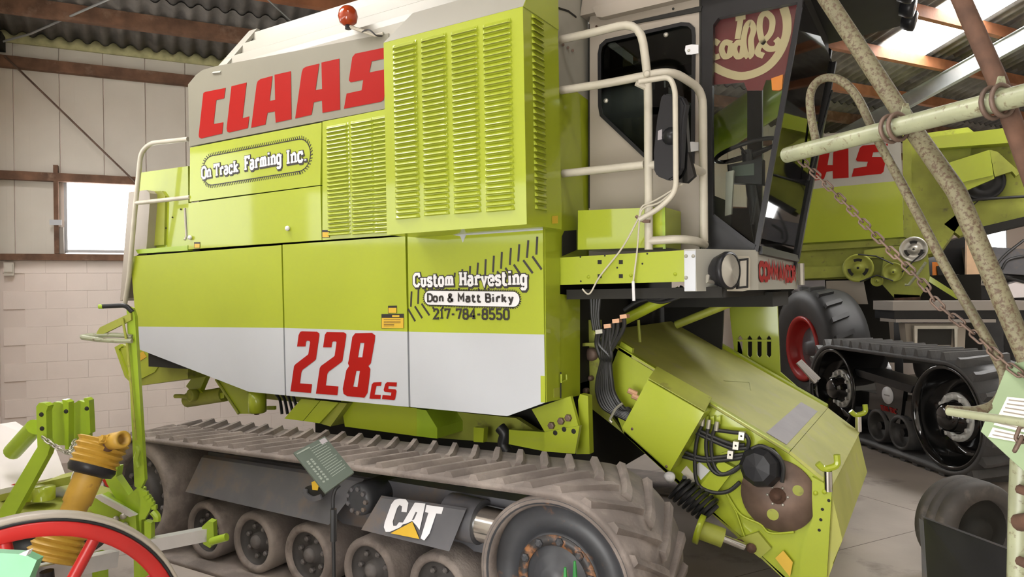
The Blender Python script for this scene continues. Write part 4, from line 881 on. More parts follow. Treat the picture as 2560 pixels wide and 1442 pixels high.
# locking hooks
for x, y, Y in ((2070, 1200, YF - .02), (2146, 1058, YF + WF - .02)):
    p = PY(x, y, Y); hk = rod('lock_pin', [p + Vector((0, 0, -.06)), p + Vector((0, 0, .05))], .022, 'chrome', fh, 12)
    rod('hook', fillet([p + v for v in (Vector((-.05, -.01, .09)), Vector((-.02, 0, .055)), Vector((.05, .02, .08)), Vector((.045, .02, .14)))], .03), .018, 'lime', hk, 8)
# dark tunnel under the cab, crossing bars, far slotted plate
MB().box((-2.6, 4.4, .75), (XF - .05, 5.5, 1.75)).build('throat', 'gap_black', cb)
slots = []
for x in (1850, 1874, 1898, 1922): slots.append([(x - 6, 846), (x, 838), (x + 6, 846), (x + 6, 888), (x, 895), (x - 6, 888)])
far_pl = plate('slotted_plate', [(1822, 736), (1942, 735), (1950, 930), (1990, 965), (1900, 930), (1836, 880), (1826, 800)], 6.0, .03, 'lime', cb, holes=slots)
MB().stroke(ppy([(1838, 851), (1928, 851)], 5.98), .015, NY, .01).build('bar', 'lime', far_pl)
rod('lift_rod', [PY(1560, 800, 4.35), PY(1700, 728, 4.35)], .035, 'lime', cb, 12); rod('lift_rod', [PY(1690, 812, 5.1), PY(1850, 748, 5.1)], .03, 'lime_old', cb, 10)
rod('chain', [PY(1596, 800, 4.4), PY(1600, 855, 4.4)], .01, 'lime_old', cb, 6)
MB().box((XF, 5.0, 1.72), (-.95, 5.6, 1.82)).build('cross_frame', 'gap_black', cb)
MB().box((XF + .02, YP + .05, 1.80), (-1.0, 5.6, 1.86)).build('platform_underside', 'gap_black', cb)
for pts in ([(1590, 735), (1640, 748), (1690, 735), (1705, 715)], [(1560, 775), (1600, 752), (1660, 742), (1700, 728)], [(1595, 740), (1650, 755), (1700, 742)]): hose(pts, 4.2, .012, cb)
# hose bundle with couplings
for i, (x, y) in enumerate(((1494, 829), (1510, 822), (1520, 816), (1534, 806), (1545, 802), (1560, 795), (1500, 829), (1527, 812))):
    pts = [(x, y), (x - 3, y + 30), (1500 + i * 4, 890), (1504 + i * 3, 905), (1494 + i * 5, 950), (1494 + i * 6, 985), (1510 + i * 7, 1020), (1560 + i * 2, 1045 - i * 3), (1590, 1060)]
    hose(pts, (4.0, 4.14), .014, cb)
for x, y, m_ in ((1497, 829, 'zinc'), (1518, 815, 'copper_fit'), (1539, 802, 'copper_fit'), (1558, 791, 'copper_fit')): plate('coupling', [(x - 9, y - 4), (x + 8, y - 6), (x + 9, y + 4), (x - 8, y + 6)], 3.98, .05, m_, cb)
for k in range(4): hose([(1485 + k * 5, 825), (1480 + k * 5, 790), (1478 + k * 7, 745)], 4.1, .012, cb)
rod('hose_tie', fillet([PY(x, y, 3.99) for x, y in [(1556, 1008), (1540, 1020), (1524, 1050), (1530, 1056)]], .03), .008, 'zinc', cb, 6)
for x, y in ((1570, 975), (1580, 988)): rod('hose_fitting', [PY(x, y, 4.1), PY(x + 22, y + 10, 4.12)], .018, 'copper_fit', cb, 8)
# inner machinery behind the hoses
iw = plate('inner_wall', [(1452, 800), (1500, 800), (1500, 1000), (1560, 1085), (1452, 1000)], 4.30, .03, 'lime_old', cb)
for x, y, r in ((1458, 885, .05), (1480, 885, .045), (1466, 976, .02), (1478, 945, .018)): MB().lathe(PY(x, y, 4.29), (0, -1, 0), [(r, -.01), (r, .02), (r * .6, .03), (.0001, .03)], 14).build('pulley', 'rust_rubbed', iw)
plate('ledge', [(1450, 858), (1492, 856), (1492, 864), (1450, 866)], 4.2, .06, 'lime_old', iw)
# frame legs under the panels
ff = MB().prism(ppy([(1450, 985), (1470, 990), (1474, 1135), (1440, 1135), (1448, 1060), (1445, 1000)], 3.95), (0, .06, 0)).build('frame_leg', 'lime', cb)
bp1 = plate('axle_plate', [(1329, 1023), (1426, 990), (1446, 1065), (1362, 1080)], 3.86, .03, 'lime', cb); bp2 = plate('axle_plate', [(1361, 1080), (1449, 1064), (1437, 1134), (1359, 1128)], 3.84, .03, 'lime', cb)
for x, y in ((1380, 1063), (1404, 1052), (1422, 1044)): MB().lathe(PY(x, y, 3.86), (0, -1, 0), [(.024, 0), (.022, .02), (.014, .022), (.0001, .022)], 6, smooth=False).build('bolt', 'rust_rubbed', bp1)
for x, y in ((1388, 1082), (1410, 1073), (1434, 1078)): MB().lathe(PY(x, y, 3.84), (0, -1, 0), [(.016, 0), (.0001, .002)], 12).build('bolt_hole', 'gap_black', bp2)
plate('cross_member', [(1272, 1074), (1362, 1080), (1362, 1128), (1272, 1110)], 3.9, .05, 'lime', cb)
plate('fuel_tank', [(852, 1000), (1042, 1020), (1042, 1090), (862, 1066)], 3.80, .5, 'lime', cb)
MB().prism(ppy([(1042, 1022), (1065, 1025), (1093, 1070), (1093, 1096), (1042, 1090)], 3.80), (0, .3, 0)).build('tank_end', 'lime_fresh', cb)
plate('inner_frame', [(1070, 1022), (1290, 1045), (1345, 1080), (1290, 1110), (1100, 1095)], 4.1, .05, 'lime_old', cb)
plate('bracket', [(1184, 1068), (1210, 1070), (1208, 1106), (1184, 1104)], 3.95, .05, 'lime', cb); rod('hose', smooth_path([PY(x, y, 3.98) for x, y in [(1250, 1068), (1262, 1085), (1258, 1110), (1270, 1130)]]), .04, 'hose_black', cb, 10)
ch = MB().prism(ppy([(753, 997), (800, 1001), (757, 1052), (711, 1046)], 3.72), (0, .02, 0)).prism(ppy([(802, 1001), (846, 1006), (798, 1058), (759, 1052)], 3.72), (0, .02, 0)); cho = ch.build('chute', 'lime', cb)
m = MB().prism(ppy([(846, 1006), (868, 1008), (826, 1066), (798, 1058)], 3.74), (.02, .5, 0)); m.build('chute_side', 'lime_old', cho)
pl_ = plate('leg_plate', [(540, 948), (625, 979), (628, 1034), (598, 1034)], 3.95, .03, 'lime', cb)
rod('edge_bar', [PY(540, 948, 3.94), PY(597, 1034, 3.94)], .012, 'lime_old', pl_, 8)
MB().lathe(PY(643, 985, 3.75) + Vector((0, 0, .05)), (0, 0, -1), [(.0001, 0), (.07, 0), (.07, .19), (.055, .2), (.0001, .2)], 20).build('air_reservoir', 'lime', cb)
rod('valve', [PY(642, 1022, 3.73), PY(642, 1036, 3.73)], .02, 'rust', cb, 8)
plate('step', [(665, 1015), (686, 1015), (686, 1024), (665, 1024)], 3.9, .02, 'lime', cb)
for k in range(4): hose([(690 + k * 14, 985), (700 + k * 12, 1000), (705 + k * 14, 1035)], 3.95, .012, cb)
ax = rod('rear_axle', [PY(470, 1000, 4.2), PY(562, 985, 4.2)], .07, 'lime_old', cb, 14)
MB().prism(ppy([(465, 965), (490, 930), (516, 938), (500, 975), (520, 990), (560, 980), (560, 995), (500, 1002)], 4.15), (0, .05, 0)).build('axle_arm', 'lime', cb)
MB().lathe(PY(480, 988, 4.1), (0, -1, 0), [(.055, -.04), (.06, .02), (.045, .03), (.04, .02), (.0001, .02)], 18).build('axle_pivot', 'lime_old', cb)
rod('axle_tip', [PY(472, 992, 4.1), PY(452, 990, 4.1), PY(438, 990, 4.1)], .02, 'lime_old', cb, 10)
# straw chute at the very rear
sc_ = MB().prism(ppy([(286, 868), (300, 860), (345, 872), (470, 915), (470, 946), (336, 966), (312, 940)], D + .2), (0, .9, 0)).build('straw_chute', 'lime_old', cb)
plate('chute_edge', [(286, 868), (300, 860), (304, 866), (296, 874), (318, 936), (338, 958), (336, 966), (312, 942)], D + .18, .03, 'lime', sc_)
plate('chute_panel', [(300, 868), (340, 874), (408, 898), (386, 930), (342, 952), (322, 930)], D + .19, .01, 'lime', sc_); plate('warning_label', [(343, 885), (358, 878), (366, 892), (344, 906)], D + .185, .004, 'yellow_decal', sc_)
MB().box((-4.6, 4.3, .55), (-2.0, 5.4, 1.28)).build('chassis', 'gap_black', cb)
MB().box((-5.6, 4.4, .9), (-4.4, 5.3, 1.28)).build('chassis', 'lime_old', cb)
# ================================================================== rubber track unit (near side; the far one mirrored behind)
def belt_path(x1, z1, r1, x2, z2, r2, step=.02):
    """closed side outline of a belt round two wheels, list of (x, z, nx, nz), and its length"""
    dx, dz = x2 - x1, z2 - z1; L_ = math.hypot(dx, dz); th = math.atan2(dz, dx); al = math.asin((r1 - r2) / L_)
    t1 = th + math.pi / 2 - al; t2 = th - math.pi / 2 + al; out = []
    def arc(cx, cz, r, a0, a1):
        n = max(6, int(abs(a1 - a0) * r / step))
        for k in range(n + 1): a = a0 + (a1 - a0) * k / n; out.append((cx + r * math.cos(a), cz + r * math.sin(a), math.cos(a), math.sin(a)))
    arc(x2, z2, r2, t1, t2)                                  # front, top to bottom
    n = int(L_ / .1); p, q = out[-1], (x1 + r1 * math.cos(t2), z1 + r1 * math.sin(t2))
    for k in range(1, n): out.append((p[0] + (q[0] - p[0]) * k / n, p[1] + (q[1] - p[1]) * k / n, math.cos(t2), math.sin(t2)))
    arc(x1, z1, r1, t2, t1 - 2 * math.pi)
    p, q = out[-1], out[0]
    for k in range(1, n): out.append((p[0] + (q[0] - p[0]) * k / n, p[1] + (q[1] - p[1]) * k / n, math.cos(t1), math.sin(t1)))
    return out
def at_len(path, s):
    P = path + [path[0]]; acc = 0
    for i in range(len(P) - 1):
        l = math.hypot(P[i+1][0] - P[i][0], P[i+1][1] - P[i][1])
        if acc + l >= s: t = (s - acc) / l if l else 0; return tuple(P[i][k] + (P[i+1][k] - P[i][k]) * t for k in range(4))
        acc += l
    return P[-1]
def path_len(path):
    P = path + [path[0]]; return sum(math.hypot(P[i+1][0] - P[i][0], P[i+1][1] - P[i][1]) for i in range(len(P) - 1))
def belt(path, y0, y1, th, name, m, parent):
    mb = MB(); vs = []; n = len(path)
    for x, z, nx, nz in path: vs += [(x, y0, z), (x, y1, z), (x - nx * th, y1, z - nz * th), (x - nx * th, y0, z - nz * th)]
    fs = []
    for i in range(n):
        j = (i + 1) % n
        for k in range(4): fs.append((i*4+k, i*4+(k+1) % 4, j*4+(k+1) % 4, j*4+k))
    mb.add(vs, fs, 0, True); return mb.build(name, m, parent)
def lug(path, s, segs, h, w_top, w_bot, name, m, parent):      # segs: list of (s offset, y) along the lug's centre line
    mb = MB(); vs = []
    K = len(segs)
    for i, (ds, y) in enumerate(segs):
        for (o, hh) in ((-w_bot, -.004), (-w_top, h), (w_top, h), (w_bot, -.004)):
            e = 1.0 if 0 < i < K - 1 else 1.0
            L_ = path_len_cache[id(path)]; x, z, nx, nz = at_len(path, (s + ds + o) % L_); vs.append((x + nx * hh, y, z + nz * hh))
    # bevelled ends
    fs = [(0, 1, 2, 3), tuple(4*(K-1) + q for q in (3, 2, 1, 0))]
    for i in range(K - 1):
        for k in range(4): fs.append((i*4+k, i*4+(k+1) % 4, i*4+4+(k+1) % 4, i*4+4+k))
    mb.add(vs, fs); return mb.build(name, m, parent)
path_len_cache = {}
TY0, TY1 = 2.96, 3.60
tp = belt_path(-5.02, .425, .425, -1.60, .452, .445); path_len_cache[id(tp)] = path_len(tp); TL = path_len(tp)
trk = belt(tp, TY0, TY1, .032, 'track_belt', 'rubber_dusty', cb)
N = 60; tm = (TY0 + TY1) / 2
for k in range(N):
    s = k * TL / N
    lug(tp, s, [(-.12, TY0 + .012), (.02, tm - .03), (.045, tm + .015)], .030, .016, .034, 'tread_lug', 'rubber_dusty', trk)
    lug(tp, s + TL / N / 2, [(.045, tm + .005), (.02, tm + .07), (-.12, TY1 - .01)], .030, .016, .034, 'tread_lug', 'rubber_dusty', trk)
# inner guide blocks seen on the inside of the upper run
# front drive wheel
dw = MB().lathe((-1.60, TY0 + .05, .452), (0, -1, 0), [(.413, -.5), (.413, .0), (.40, .03), (.375, .03), (.37, -.02), (.36, -.06), (.235, -.10), (.225, -.03), (.215, -.02), (.13, -.02), (.12, .0), (.075, .012), (.07, .03), (.0001, .03)], 56).build('drive_wheel', 'steel_wheel', cb)
MB().lathe((-1.60, TY0 + .05, .452), (0, -1, 0), [(.413, -.02), (.414, .025), (.385, .034), (.36, .0), (.365, -.05)], 56).build('wheel_tyre', 'rubber_dusty', dw)
MB().lathe((-1.60, TY0 + .05, .452), (0, -1, 0), [(.215, -.019), (.215, -.012), (.165, -.012), (.165, -.018)], 40).build('rust_ring', 'rusty_black', dw)
for k in range(10): t = 2 * math.pi * k / 10 + .2; MB().lathe(Vector((-1.60 + .188 * math.cos(t), TY0 + .066, .452 + .188 * math.sin(t))), (0, -1, 0), [(.022, 0), (.022, .014), (.013, .022), (.0001, .022)], 6, smooth=False).build('wheel_bolt', 'steel_wheel', dw)
# rear idler
iw_ = MB().lathe((-5.02, TY0 + .06, .425), (0, -1, 0), [(.39, -.45), (.39, .0), (.37, .03), (.30, .035), (.285, .0), (.28, -.05)], 48).build('idler_wheel', 'rubber_dusty', cb)
MB().lathe((-5.02, TY0 + .06, .425), (0, -1, 0), [(.282, -.01), (.24, -.04), (.15, -.05), (.14, -.0), (.10, .01), (.0001, .01)], 40).build('idler_disc', 'idler_dark', iw_)
for k in range(14): t = 2 * math.pi * k / 14; MB().lathe(Vector((-5.02 + .215 * math.cos(t), TY0 + .11, .425 + .215 * math.sin(t))), (0, -1, 0), [(.022, 0), (.022, .03), (.012, .04), (.0001, .04)], 6, smooth=False).build('wheel_bolt', 'bolt_grey', iw_)
# five bogie rollers
for k, x in enumerate((-4.37, -3.87, -3.37, -2.86, -2.36)):
    c = Vector((x, TY0 + .10, .235)); ro = MB().lathe(c, (0, -1, 0), [(.0001, -.40), (.195, -.40), (.2, -.38), (.2, -.015), (.19, 0), (.165, .005), (.15, -.005), (.148, -.06)], 36).build('roller', 'rubber_dusty', cb); MB().lathe(c, (0, -1, 0), [(.149, -.02), (.146, -.06), (.06, -.065), (.055, -.03), (.0001, -.03)], 30).build('roller_disc', 'idler_dark', ro)
    for j in range(7): t = 2 * math.pi * j / 7 + k; MB().lathe(c + Vector((.10 * math.cos(t), .06, .10 * math.sin(t))), (0, -1, 0), [(.018, 0), (.018, .02), (.01, .028), (.0001, .028)], 6, smooth=False).build('wheel_bolt', 'bolt_grey', ro)
    MB().lathe(c, (0, -1, 0), [(.045, -.03), (.04, -.012), (.015, -.005), (.0001, -.005)], 14).build('hub_cap', 'bolt_grey', ro)
# undercarriage frame, covers, tensioner and name plate
uf = MB().box((-4.6, TY0 + .3, .40), (-1.95, TY1 - .02, .72)).build('track_frame', 'steel_grey', cb)
def slant(pts, ya, yb, m, name, par):                          # plate leaning outwards at its lower edge (first two points are the upper ones)
    P = [PY(x, y, ya if i in (0, 1) else yb) for i, (x, y) in enumerate(pts)]
    return MB().prism(P, (0, .015, 0)).build(name, m, par)
cv = MB().hexa([PY(504, 1143, TY0 + .16), PY(905, 1205, TY0 + .16), PY(822, 1312, TY0 + .06), PY(463, 1229, TY0 + .06)], [p + Vector((0, .02, .015)) for p in (PY(504, 1143, TY0 + .16), PY(905, 1205, TY0 + .16), PY(822, 1312, TY0 + .06), PY(463, 1229, TY0 + .06))]).build('track_cover', 'steel_grey', cb)
q = [PY(950, 1244, TY0 + .10), PY(1164, 1276, TY0 + .10), PY(1123, 1378, TY0 + .03), PY(903, 1324, TY0 + .03)]
cp = MB().hexa(q, [p + Vector((0, .012, .01)) for p in q]).build('name_plate', 'steel_grey', cb)
cn = (q[1] - q[0]).cross(q[3] - q[0]).normalized(); cn = cn if cn.y < 0 else -cn
def CPp(x, y, off=.001):
    d = ray(900 + x / 2.873, 940 + y / 2.873); c = Vector((0, 0, H)); k = (q[0] + cn * off - c).dot(cn) / d.dot(cn); return c + d * k
for nm, pts, mt, off in (('letter', [(172,1085),(178,1050),(225,920),(250,888),(285,880),(330,885),(348,910),(335,978),(298,974),(303,935),(285,925),(268,945),(235,1045),(240,1075),(262,1075),(280,1050),(318,1052),(290,1085),(215,1118),(185,1118)], 'white_decal', .0012),
                         ('letter', [(300,1066),(392,912),(398,908),(470,915),(452,1000),(428,1105),(405,1072),(375,1040),(330,1060)], 'white_decal', .0012),
                         ('letter', [(478,925),(600,942),(586,990),(548,986),(500,1130),(462,1180),(436,1165),(492,982),(468,976)], 'white_decal', .0012),
                         ('triangle', [(220,1128),(376,1046),(427,1170)], 'yellow_decal', .0024)):
    MB().prism([CPp(x, y, off) for x, y in pts], cn * .001).build(nm, mt, cp)
MB().prism([CPp(x, y, .0018) for x, y in [(400, 975), (412, 978), (388, 1030), (372, 1036)]], cn * .0008).build('letter_gap', 'steel_grey', cp)
MB().lathe(PY(895, 1250, TY0 + .10) , (0, -1, 0), [(.0001, -.3), (.095, -.3), (.095, -.03), (.09, 0), (.06, .01), (.0001, .005)], 26).build('pivot_hub', 'steel_wheel', cb)
for k in range(9): t = 2 * math.pi * k / 9; MB().lathe(PY(895, 1250, TY0 + .10) + Vector((.07 * math.cos(t), 0, .07 * math.sin(t))), (0, -1, 0), [(.016, 0), (.014, .02), (.0001, .022)], 6, smooth=False).build('wheel_bolt', 'steel_grey', cb)
tc = PY(1212, 1300, TY0 + .22)
rod('tension_cylinder', [PY(1125, 1285, TY0 + .22), PY(1205, 1305, TY0 + .22)], .12, 'steel_grey', cb, 22); rod('tension_rod', [PY(1195, 1305, TY0 + .22), PY(1270, 1322, TY0 + .24)], .10, 'chrome', cb, 26)
op = plate('cover_opening', [(757, 1232), (764, 1217), (775, 1213), (810, 1220), (815, 1235), (800, 1248), (772, 1245)], TY0 + .045, .006, 'gap_black', cb)
MB().stroke(smooth_path(ppy([(766, 1222), (768, 1236), (785, 1246), (805, 1240)], TY0 + .035)), .03, NY, .012).build('lifting_eye', 'steel_grey', op); MB().prism(ppy([(780, 1205), (790, 1200), (797, 1215), (795, 1225), (782, 1224)], TY0 + .035), (0, -.004, 0)).build('warning_label', 'yellow_decal', op)
# far track, partly seen through the machine
ft = thing('x', '', '', (0, 0, 0)) if False else None
fpath = tp; fbelt = belt(tp, 6.1, 6.74, .032, 'track_belt', 'rubber_dusty', cb)
MB().lathe((-1.60, 6.12, .452), (0, -1, 0), [(.0001, -.4), (.413, -.4), (.413, 0), (.0001, .02)], 40).build('drive_wheel', 'steel_wheel', cb)
MB().lathe((-5.02, 6.12, .425), (0, -1, 0), [(.0001, -.4), (.39, -.4), (.39, 0), (.0001, .02)], 40).build('idler_wheel', 'rubber_dusty', cb)
# hall floor stakes in front of the wheel: two green plastic pegs on a stand
# ================================================================== things behind on the right
TM = None                                                    # optional transform for parts modelled in their own frame
_build = MB.build
def build_t(s, *a, **k):
    if TM is not None: s.v = [TM @ v for v in s.v]
    return _build(s, *a, **k)
MB.build = build_t
# ---- second combine, standing parallel behind the first
Y2 = 12.0
c2b = thing('combine_harvester', 'second lime green combine behind, its cut-off red name showing right of the cab', 'harvester', (-1.5, 13.2, 0))
pg = plate('side_panel', [(1930, 482), (2256, 451), (2259, 592), (1930, 612)], Y2, .03, 'lime', c2b)
pw_ = plate('name_stripe', [(1930, 352), (2250, 322), (2256, 451), (1930, 482)], Y2, .03, 'tank_white', c2b)
S5 = lambda pts: zc(pts, 1920, 0, 3.005)
for p in ([(290,1372),(345,1175),(356,1150),(375,1140),(467,1122),(447,1240),(487,1240),(490,1150),(500,1120),(604,1116),(606,1334),(488,1342),(486,1285),(440,1290),(420,1345),(320,1360)],
          [(628,1328),(645,1265),(740,1250),(750,1215),(672,1212),(660,1200),(690,1110),(712,1093),(902,1078),(885,1135),(790,1145),(782,1178),(870,1178),(886,1195),(868,1290),(850,1305)],
          [(90,1390),(140,1190),(160,1170),(250,1160),(230,1270),(262,1268),(268,1150),(330,1140),(290,1372),(240,1380)]):
    decal('letter', [S5(p)], Y2, 'red_decal', pw_)
plate('panel_corner', [(2256, 322), (2278, 335), (2280, 600), (2259, 592)], Y2 + .05, .05, 'lime_old', c2b)
MB().prism(ppy([(1930, 345), (2262, 318), (2262, 325), (1930, 352)], Y2 - .02), (0, .3, 0)).build('top_edge', 'tank_white', c2b)
# body behind, sill and hood on the right
MB().prism(ppy([(1900, 612), (2275, 585), (2290, 600), (2290, 690), (1930, 702)], Y2 + .15), (0, 1.8, 0)).build('chassis', 'lime_old', c2b)
plate('sill', [(1985, 614), (2262, 596), (2262, 612), (1985, 628)], Y2 + .05, .08, 'lime_old', c2b)
plate('lower_rail', [(1990, 668), (2140, 664), (2140, 690), (1990, 698)], Y2 + .02, .08, 'lime_old', c2b)
hood = MB().prism(ppy([(2276, 338), (2420, 318), (2435, 330), (2400, 560), (2352, 628), (2300, 640), (2290, 600), (2278, 590)], Y2 + .1), (0, 1.6, 0)).build('straw_hood', 'lime_old', c2b)
MB().prism(ppy([(2310, 345), (2590, 310), (2590, 352), (2320, 372)], Y2 - .1), (0, .3, 0)).build('hood_top', 'lime', c2b)
MB().prism(ppy([(2349, 414), (2474, 374), (2484, 438), (2376, 462)], Y2 - .15), (0, .25, 0)).prism(ppy([(2376, 462), (2484, 438), (2486, 446), (2388, 488)], Y2 - .13), (0, .22, 0)).build('chute_cover', 'lime', c2b)
MB().prism(ppy([(2474, 374), (2495, 380), (2552, 432), (2540, 440), (2530, 428), (2487, 442)], Y2 - .1), (0, .2, 0)).build('chute_cover', 'lime_old', c2b)
elv = MB().prism(ppy([(2360, 560), (2430, 505), (2600, 470), (2600, 545), (2430, 580), (2400, 590)], Y2 + .1), (0, .6, 0)).build('elevator', 'lime_old', c2b)
MB().prism(ppy([(2420, 350), (2600, 330), (2600, 480), (2430, 500)], Y2 + .2), (0, .6, 0)).build('rear_body', 'lime_old', c2b)
MB().prism(ppy([(2432, 572), (2600, 532), (2600, 552), (2440, 590)], Y2 + .0), (0, .5, 0)).build('elevator_floor', 'gap_black', c2b)
rod('belt', [PY(2400, 505, Y2 - .02), PY(2450, 498, Y2 - .02), PY(2580, 490, Y2 - .02)], .02, 'hose_black', c2b, 8); rod('cable', [PY(2410, 532, Y2), PY(2450, 498, Y2)], .008, 'hose_black', c2b, 6)
def pulley(x, y, r, m_, par, slots=True, Yp=Y2 - .1):
    c = PY(x, y, Yp); o = MB().lathe(c, (0, -1, 0), [(r, -.08), (r, -.05), (r * .93, -.03), (r, -.01), (r, .01), (r * .88, .012), (r * .82, -.005), (r * .3, -.005), (r * .25, .02), (r * .1, .02), (.0001, .02)], 32).build('pulley', m_, par)
    if slots:
        for k in range(3):
            t0 = math.pi / 2 + k * 2 * math.pi / 3; pts = [c + Vector((r * .58 * math.cos(t), -.008, r * .58 * math.sin(t))) for t in [t0 + (-.45 + .15 * j) for j in range(7)]]
            MB().stroke(pts, r * .2, NY, .004).build('slot', 'gap_black', o)
    MB().lathe(c, (0, -1, 0), [(r * .09, .02), (.0001, .024)], 10).build('shaft_end', 'gap_black', o); return o
pulley(2145, 670, .215, 'lime_old', c2b); pulley(2284, 623, .185, 'zinc', c2b); pulley(2233, 680, .145, 'lime_old', c2b, False); pulley(2192, 702, .085, 'lime_old', c2b, False); pulley(2460, 455, .26, 'black_paint', c2b, False, Y2 - .02)
for pts in ([(2145, 636), (2190, 640), (2233, 660)], [(2150, 704), (2192, 688), (2233, 702)], [(2255, 680), (2284, 652), (2310, 630)]): rod('belt', [PY(x, y, Y2 - .15) for x, y in pts], .012, 'hose_black', c2b, 6)
rod('lever', [PY(2315, 655, Y2 - .2), PY(2290, 690, Y2 - .2), PY(2272, 712, Y2 - .2), PY(2262, 712, Y2 - .2)], .02, 'pale_green', c2b, 8)
plate('drive_case', [(2210, 640), (2320, 636), (2325, 700), (2300, 742), (2236, 745), (2200, 705)], Y2 + .0, .1, 'lime_old', c2b)
plate('drive_case', [(2160, 625), (2260, 612), (2262, 640), (2160, 645)], Y2 + .02, .1, 'lime_old', c2b)
plate('rear_leg', [(2325, 690), (2400, 738), (2392, 748), (2322, 704)], Y2 - .1, .05, 'lime', c2b)
plate('fender', [(1985, 702), (2062, 700), (2064, 728), (1985, 730)], Y2 + .05, .03, 'grey_mark', c2b); plate('fender', [(2065, 702), (2158, 700), (2170, 760), (2125, 760), (2066, 735)], Y2 + .05, .03, 'cab_beige', c2b)
plate('tool_box', [(2235, 735), (2300, 738), (2300, 750), (2235, 750)], Y2, .3, 'rust', c2b)
for x in (-2.4, .2):
    MB().lathe((x, Y2 + 1.5, .55), (0, -1, 0), [(.0001, -.4), (.35, -.4), (.52, -.35), (.55, -.2), (.55, .0), (.5, .1), (.3, .1), (.28, .02), (.0001, .02)], 36).build('wheel', 'rubber_tyre', c2b)
MB().box((-3.4, Y2 + .95, .6), (.6, Y2 + 1.9, 2.0)).build('under_body', 'gap_black', c2b)
# ---- display track unit with two dished wheels, turned end-on
wv = (RR * .0797 - FW * .9968); wv.z = 0; wv.normalize(); nv = Vector((0, 0, 1)).cross(wv); 
if nv.dot(f0) < 0 and nv.dot(r0) < 0: nv = -nv
nv = nv if nv.dot(r0) > 0 else -nv
dR = 6.75; pr = PD(2360, 1040, dR); pl2 = PD(2072, 966, dR * 1.30); base = Vector((pr.x, pr.y, 0))
M_ = Matrix((wv, nv, Vector((0, 0, 1)))).transposed().to_4x4(); M_.translation = base
Lw = (Vector((pl2.x, pl2.y, 0)) - base).length
tt = thing('track_unit', 'black rubber track unit with two deep-dished wheels and silver bolt rings', 'track unit', base)
TM = M_
RW = .50; tp2 = belt_path(-Lw, .575, RW + .05, 0, .575, RW + .05); path_len_cache[id(tp2)] = path_len(tp2); L2 = path_len(tp2)
b2 = belt(tp2, 0, .62, .045, 'track_belt', 'rubber_black', tt)
n2 = 38
for k in range(n2): lug(tp2, k * L2 / n2, [(0, .0), (.0, .05), (-.10, .58)], .075, .016, .042, 'tread_lug', 'rubber_black', b2)
for k, x in enumerate((0, -Lw)):
    w = MB().lathe((x, .03, .575), (0, -1, 0), [(RW, -.5), (RW, 0), (RW + .005, .02), (RW - .02, .03), (RW - .04, .02), (RW - .05, -.05), (RW - .10, -.22), (.31, -.26), (.27, -.14), (.235, -.10), (.15, -.10), (.14, -.02), (.10, .0), (.0001, .005)], 56).build('wheel', 'black_gloss', tt)
    MB().lathe((x, .03, .575), (0, -1, 0), [(.235, -.102), (.235, -.085), (.165, -.085), (.165, -.10)], 40).build('bolt_ring', 'ring_metal', w)
    for j in range(12): t = 2 * math.pi * j / 12; MB().lathe(Vector((x + .2 * math.cos(t), .115, .575 + .2 * math.sin(t))), (0, -1, 0), [(.026, 0), (.022, .03), (.0001, .034)], 6, smooth=False).build('wheel_bolt', 'ring_metal', w)
    MB().lathe((x, .03, .575), (0, -1, 0), [(.14, -.09), (.13, .02), (.09, .05), (.0001, .055)], 30).build('hub', 'black_gloss', w)
for x in (-.78, -1.18):
    ro = MB().lathe((x, .06, .27), (0, -1, 0), [(.0001, -.4), (.18, -.4), (.185, -.38), (.185, 0), (.16, .01), (.15, -.01), (.145, -.10), (.0001, -.11)], 32).build('roller', 'rubber_black', tt)
    MB().lathe((x, .06, .27), (0, -1, 0), [(.05, -.10), (.045, -.03), (.0001, -.03)], 6, smooth=False).build('hub_cap', 'black_paint', ro)
fr = MB().prism([(-Lw + .35, .1, .62), (-.45, .1, .62), (-.5, .1, .42), (-Lw + .5, .1, .42)], (0, .3, 0)).build('track_frame', 'black_gloss', tt)
MB().prism([(-Lw + .25, .07, .88), (-.55, .07, .80), (-.6, .07, .72), (-Lw + .5, .07, .78)], (0, .35, 0)).build('frame_cover', 'black_paint', tt)
MB().prism([(-1.25, .08, .75), (-.72, .08, .75), (-.80, .08, .36), (-1.1, .08, .36)], (0, .05, 0)).build('pivot_plate', 'black_gloss', fr)
cx_ = -1.0; bd = MB().lathe((cx_, .075, .64), (0, -1, 0), [(.095, -.01), (.095, .006), (.0001, .006)], 30).build('round_badge', 'white_decal', fr)
MB().stroke([(cx_ - .05, .066, .64), (cx_ + .05, .066, .64)], .014, NY, .002).build('badge_print', 'grey_mark', bd)
p0 = Vector((cx_ - .11, .078, .455)); 
def letters_local(text, x0, x1, z, h, w, y): return lettering(text, Vector((x0, y, z)), Vector((x1, y, z)), h, w, serif=False, off=.002)
GL['E'] = ('3.6', '3.4,6 .6,6 .6,0 3.4,0|.6,3 2.8,3', '')
lettering('TERRA TRAC', Vector((cx_ - .13, .075, .46)), Vector((cx_ + .15, .075, .46)), .05, .009, serif=False, off=.002, split=('letter', 'red_decal', fr))
TM = None
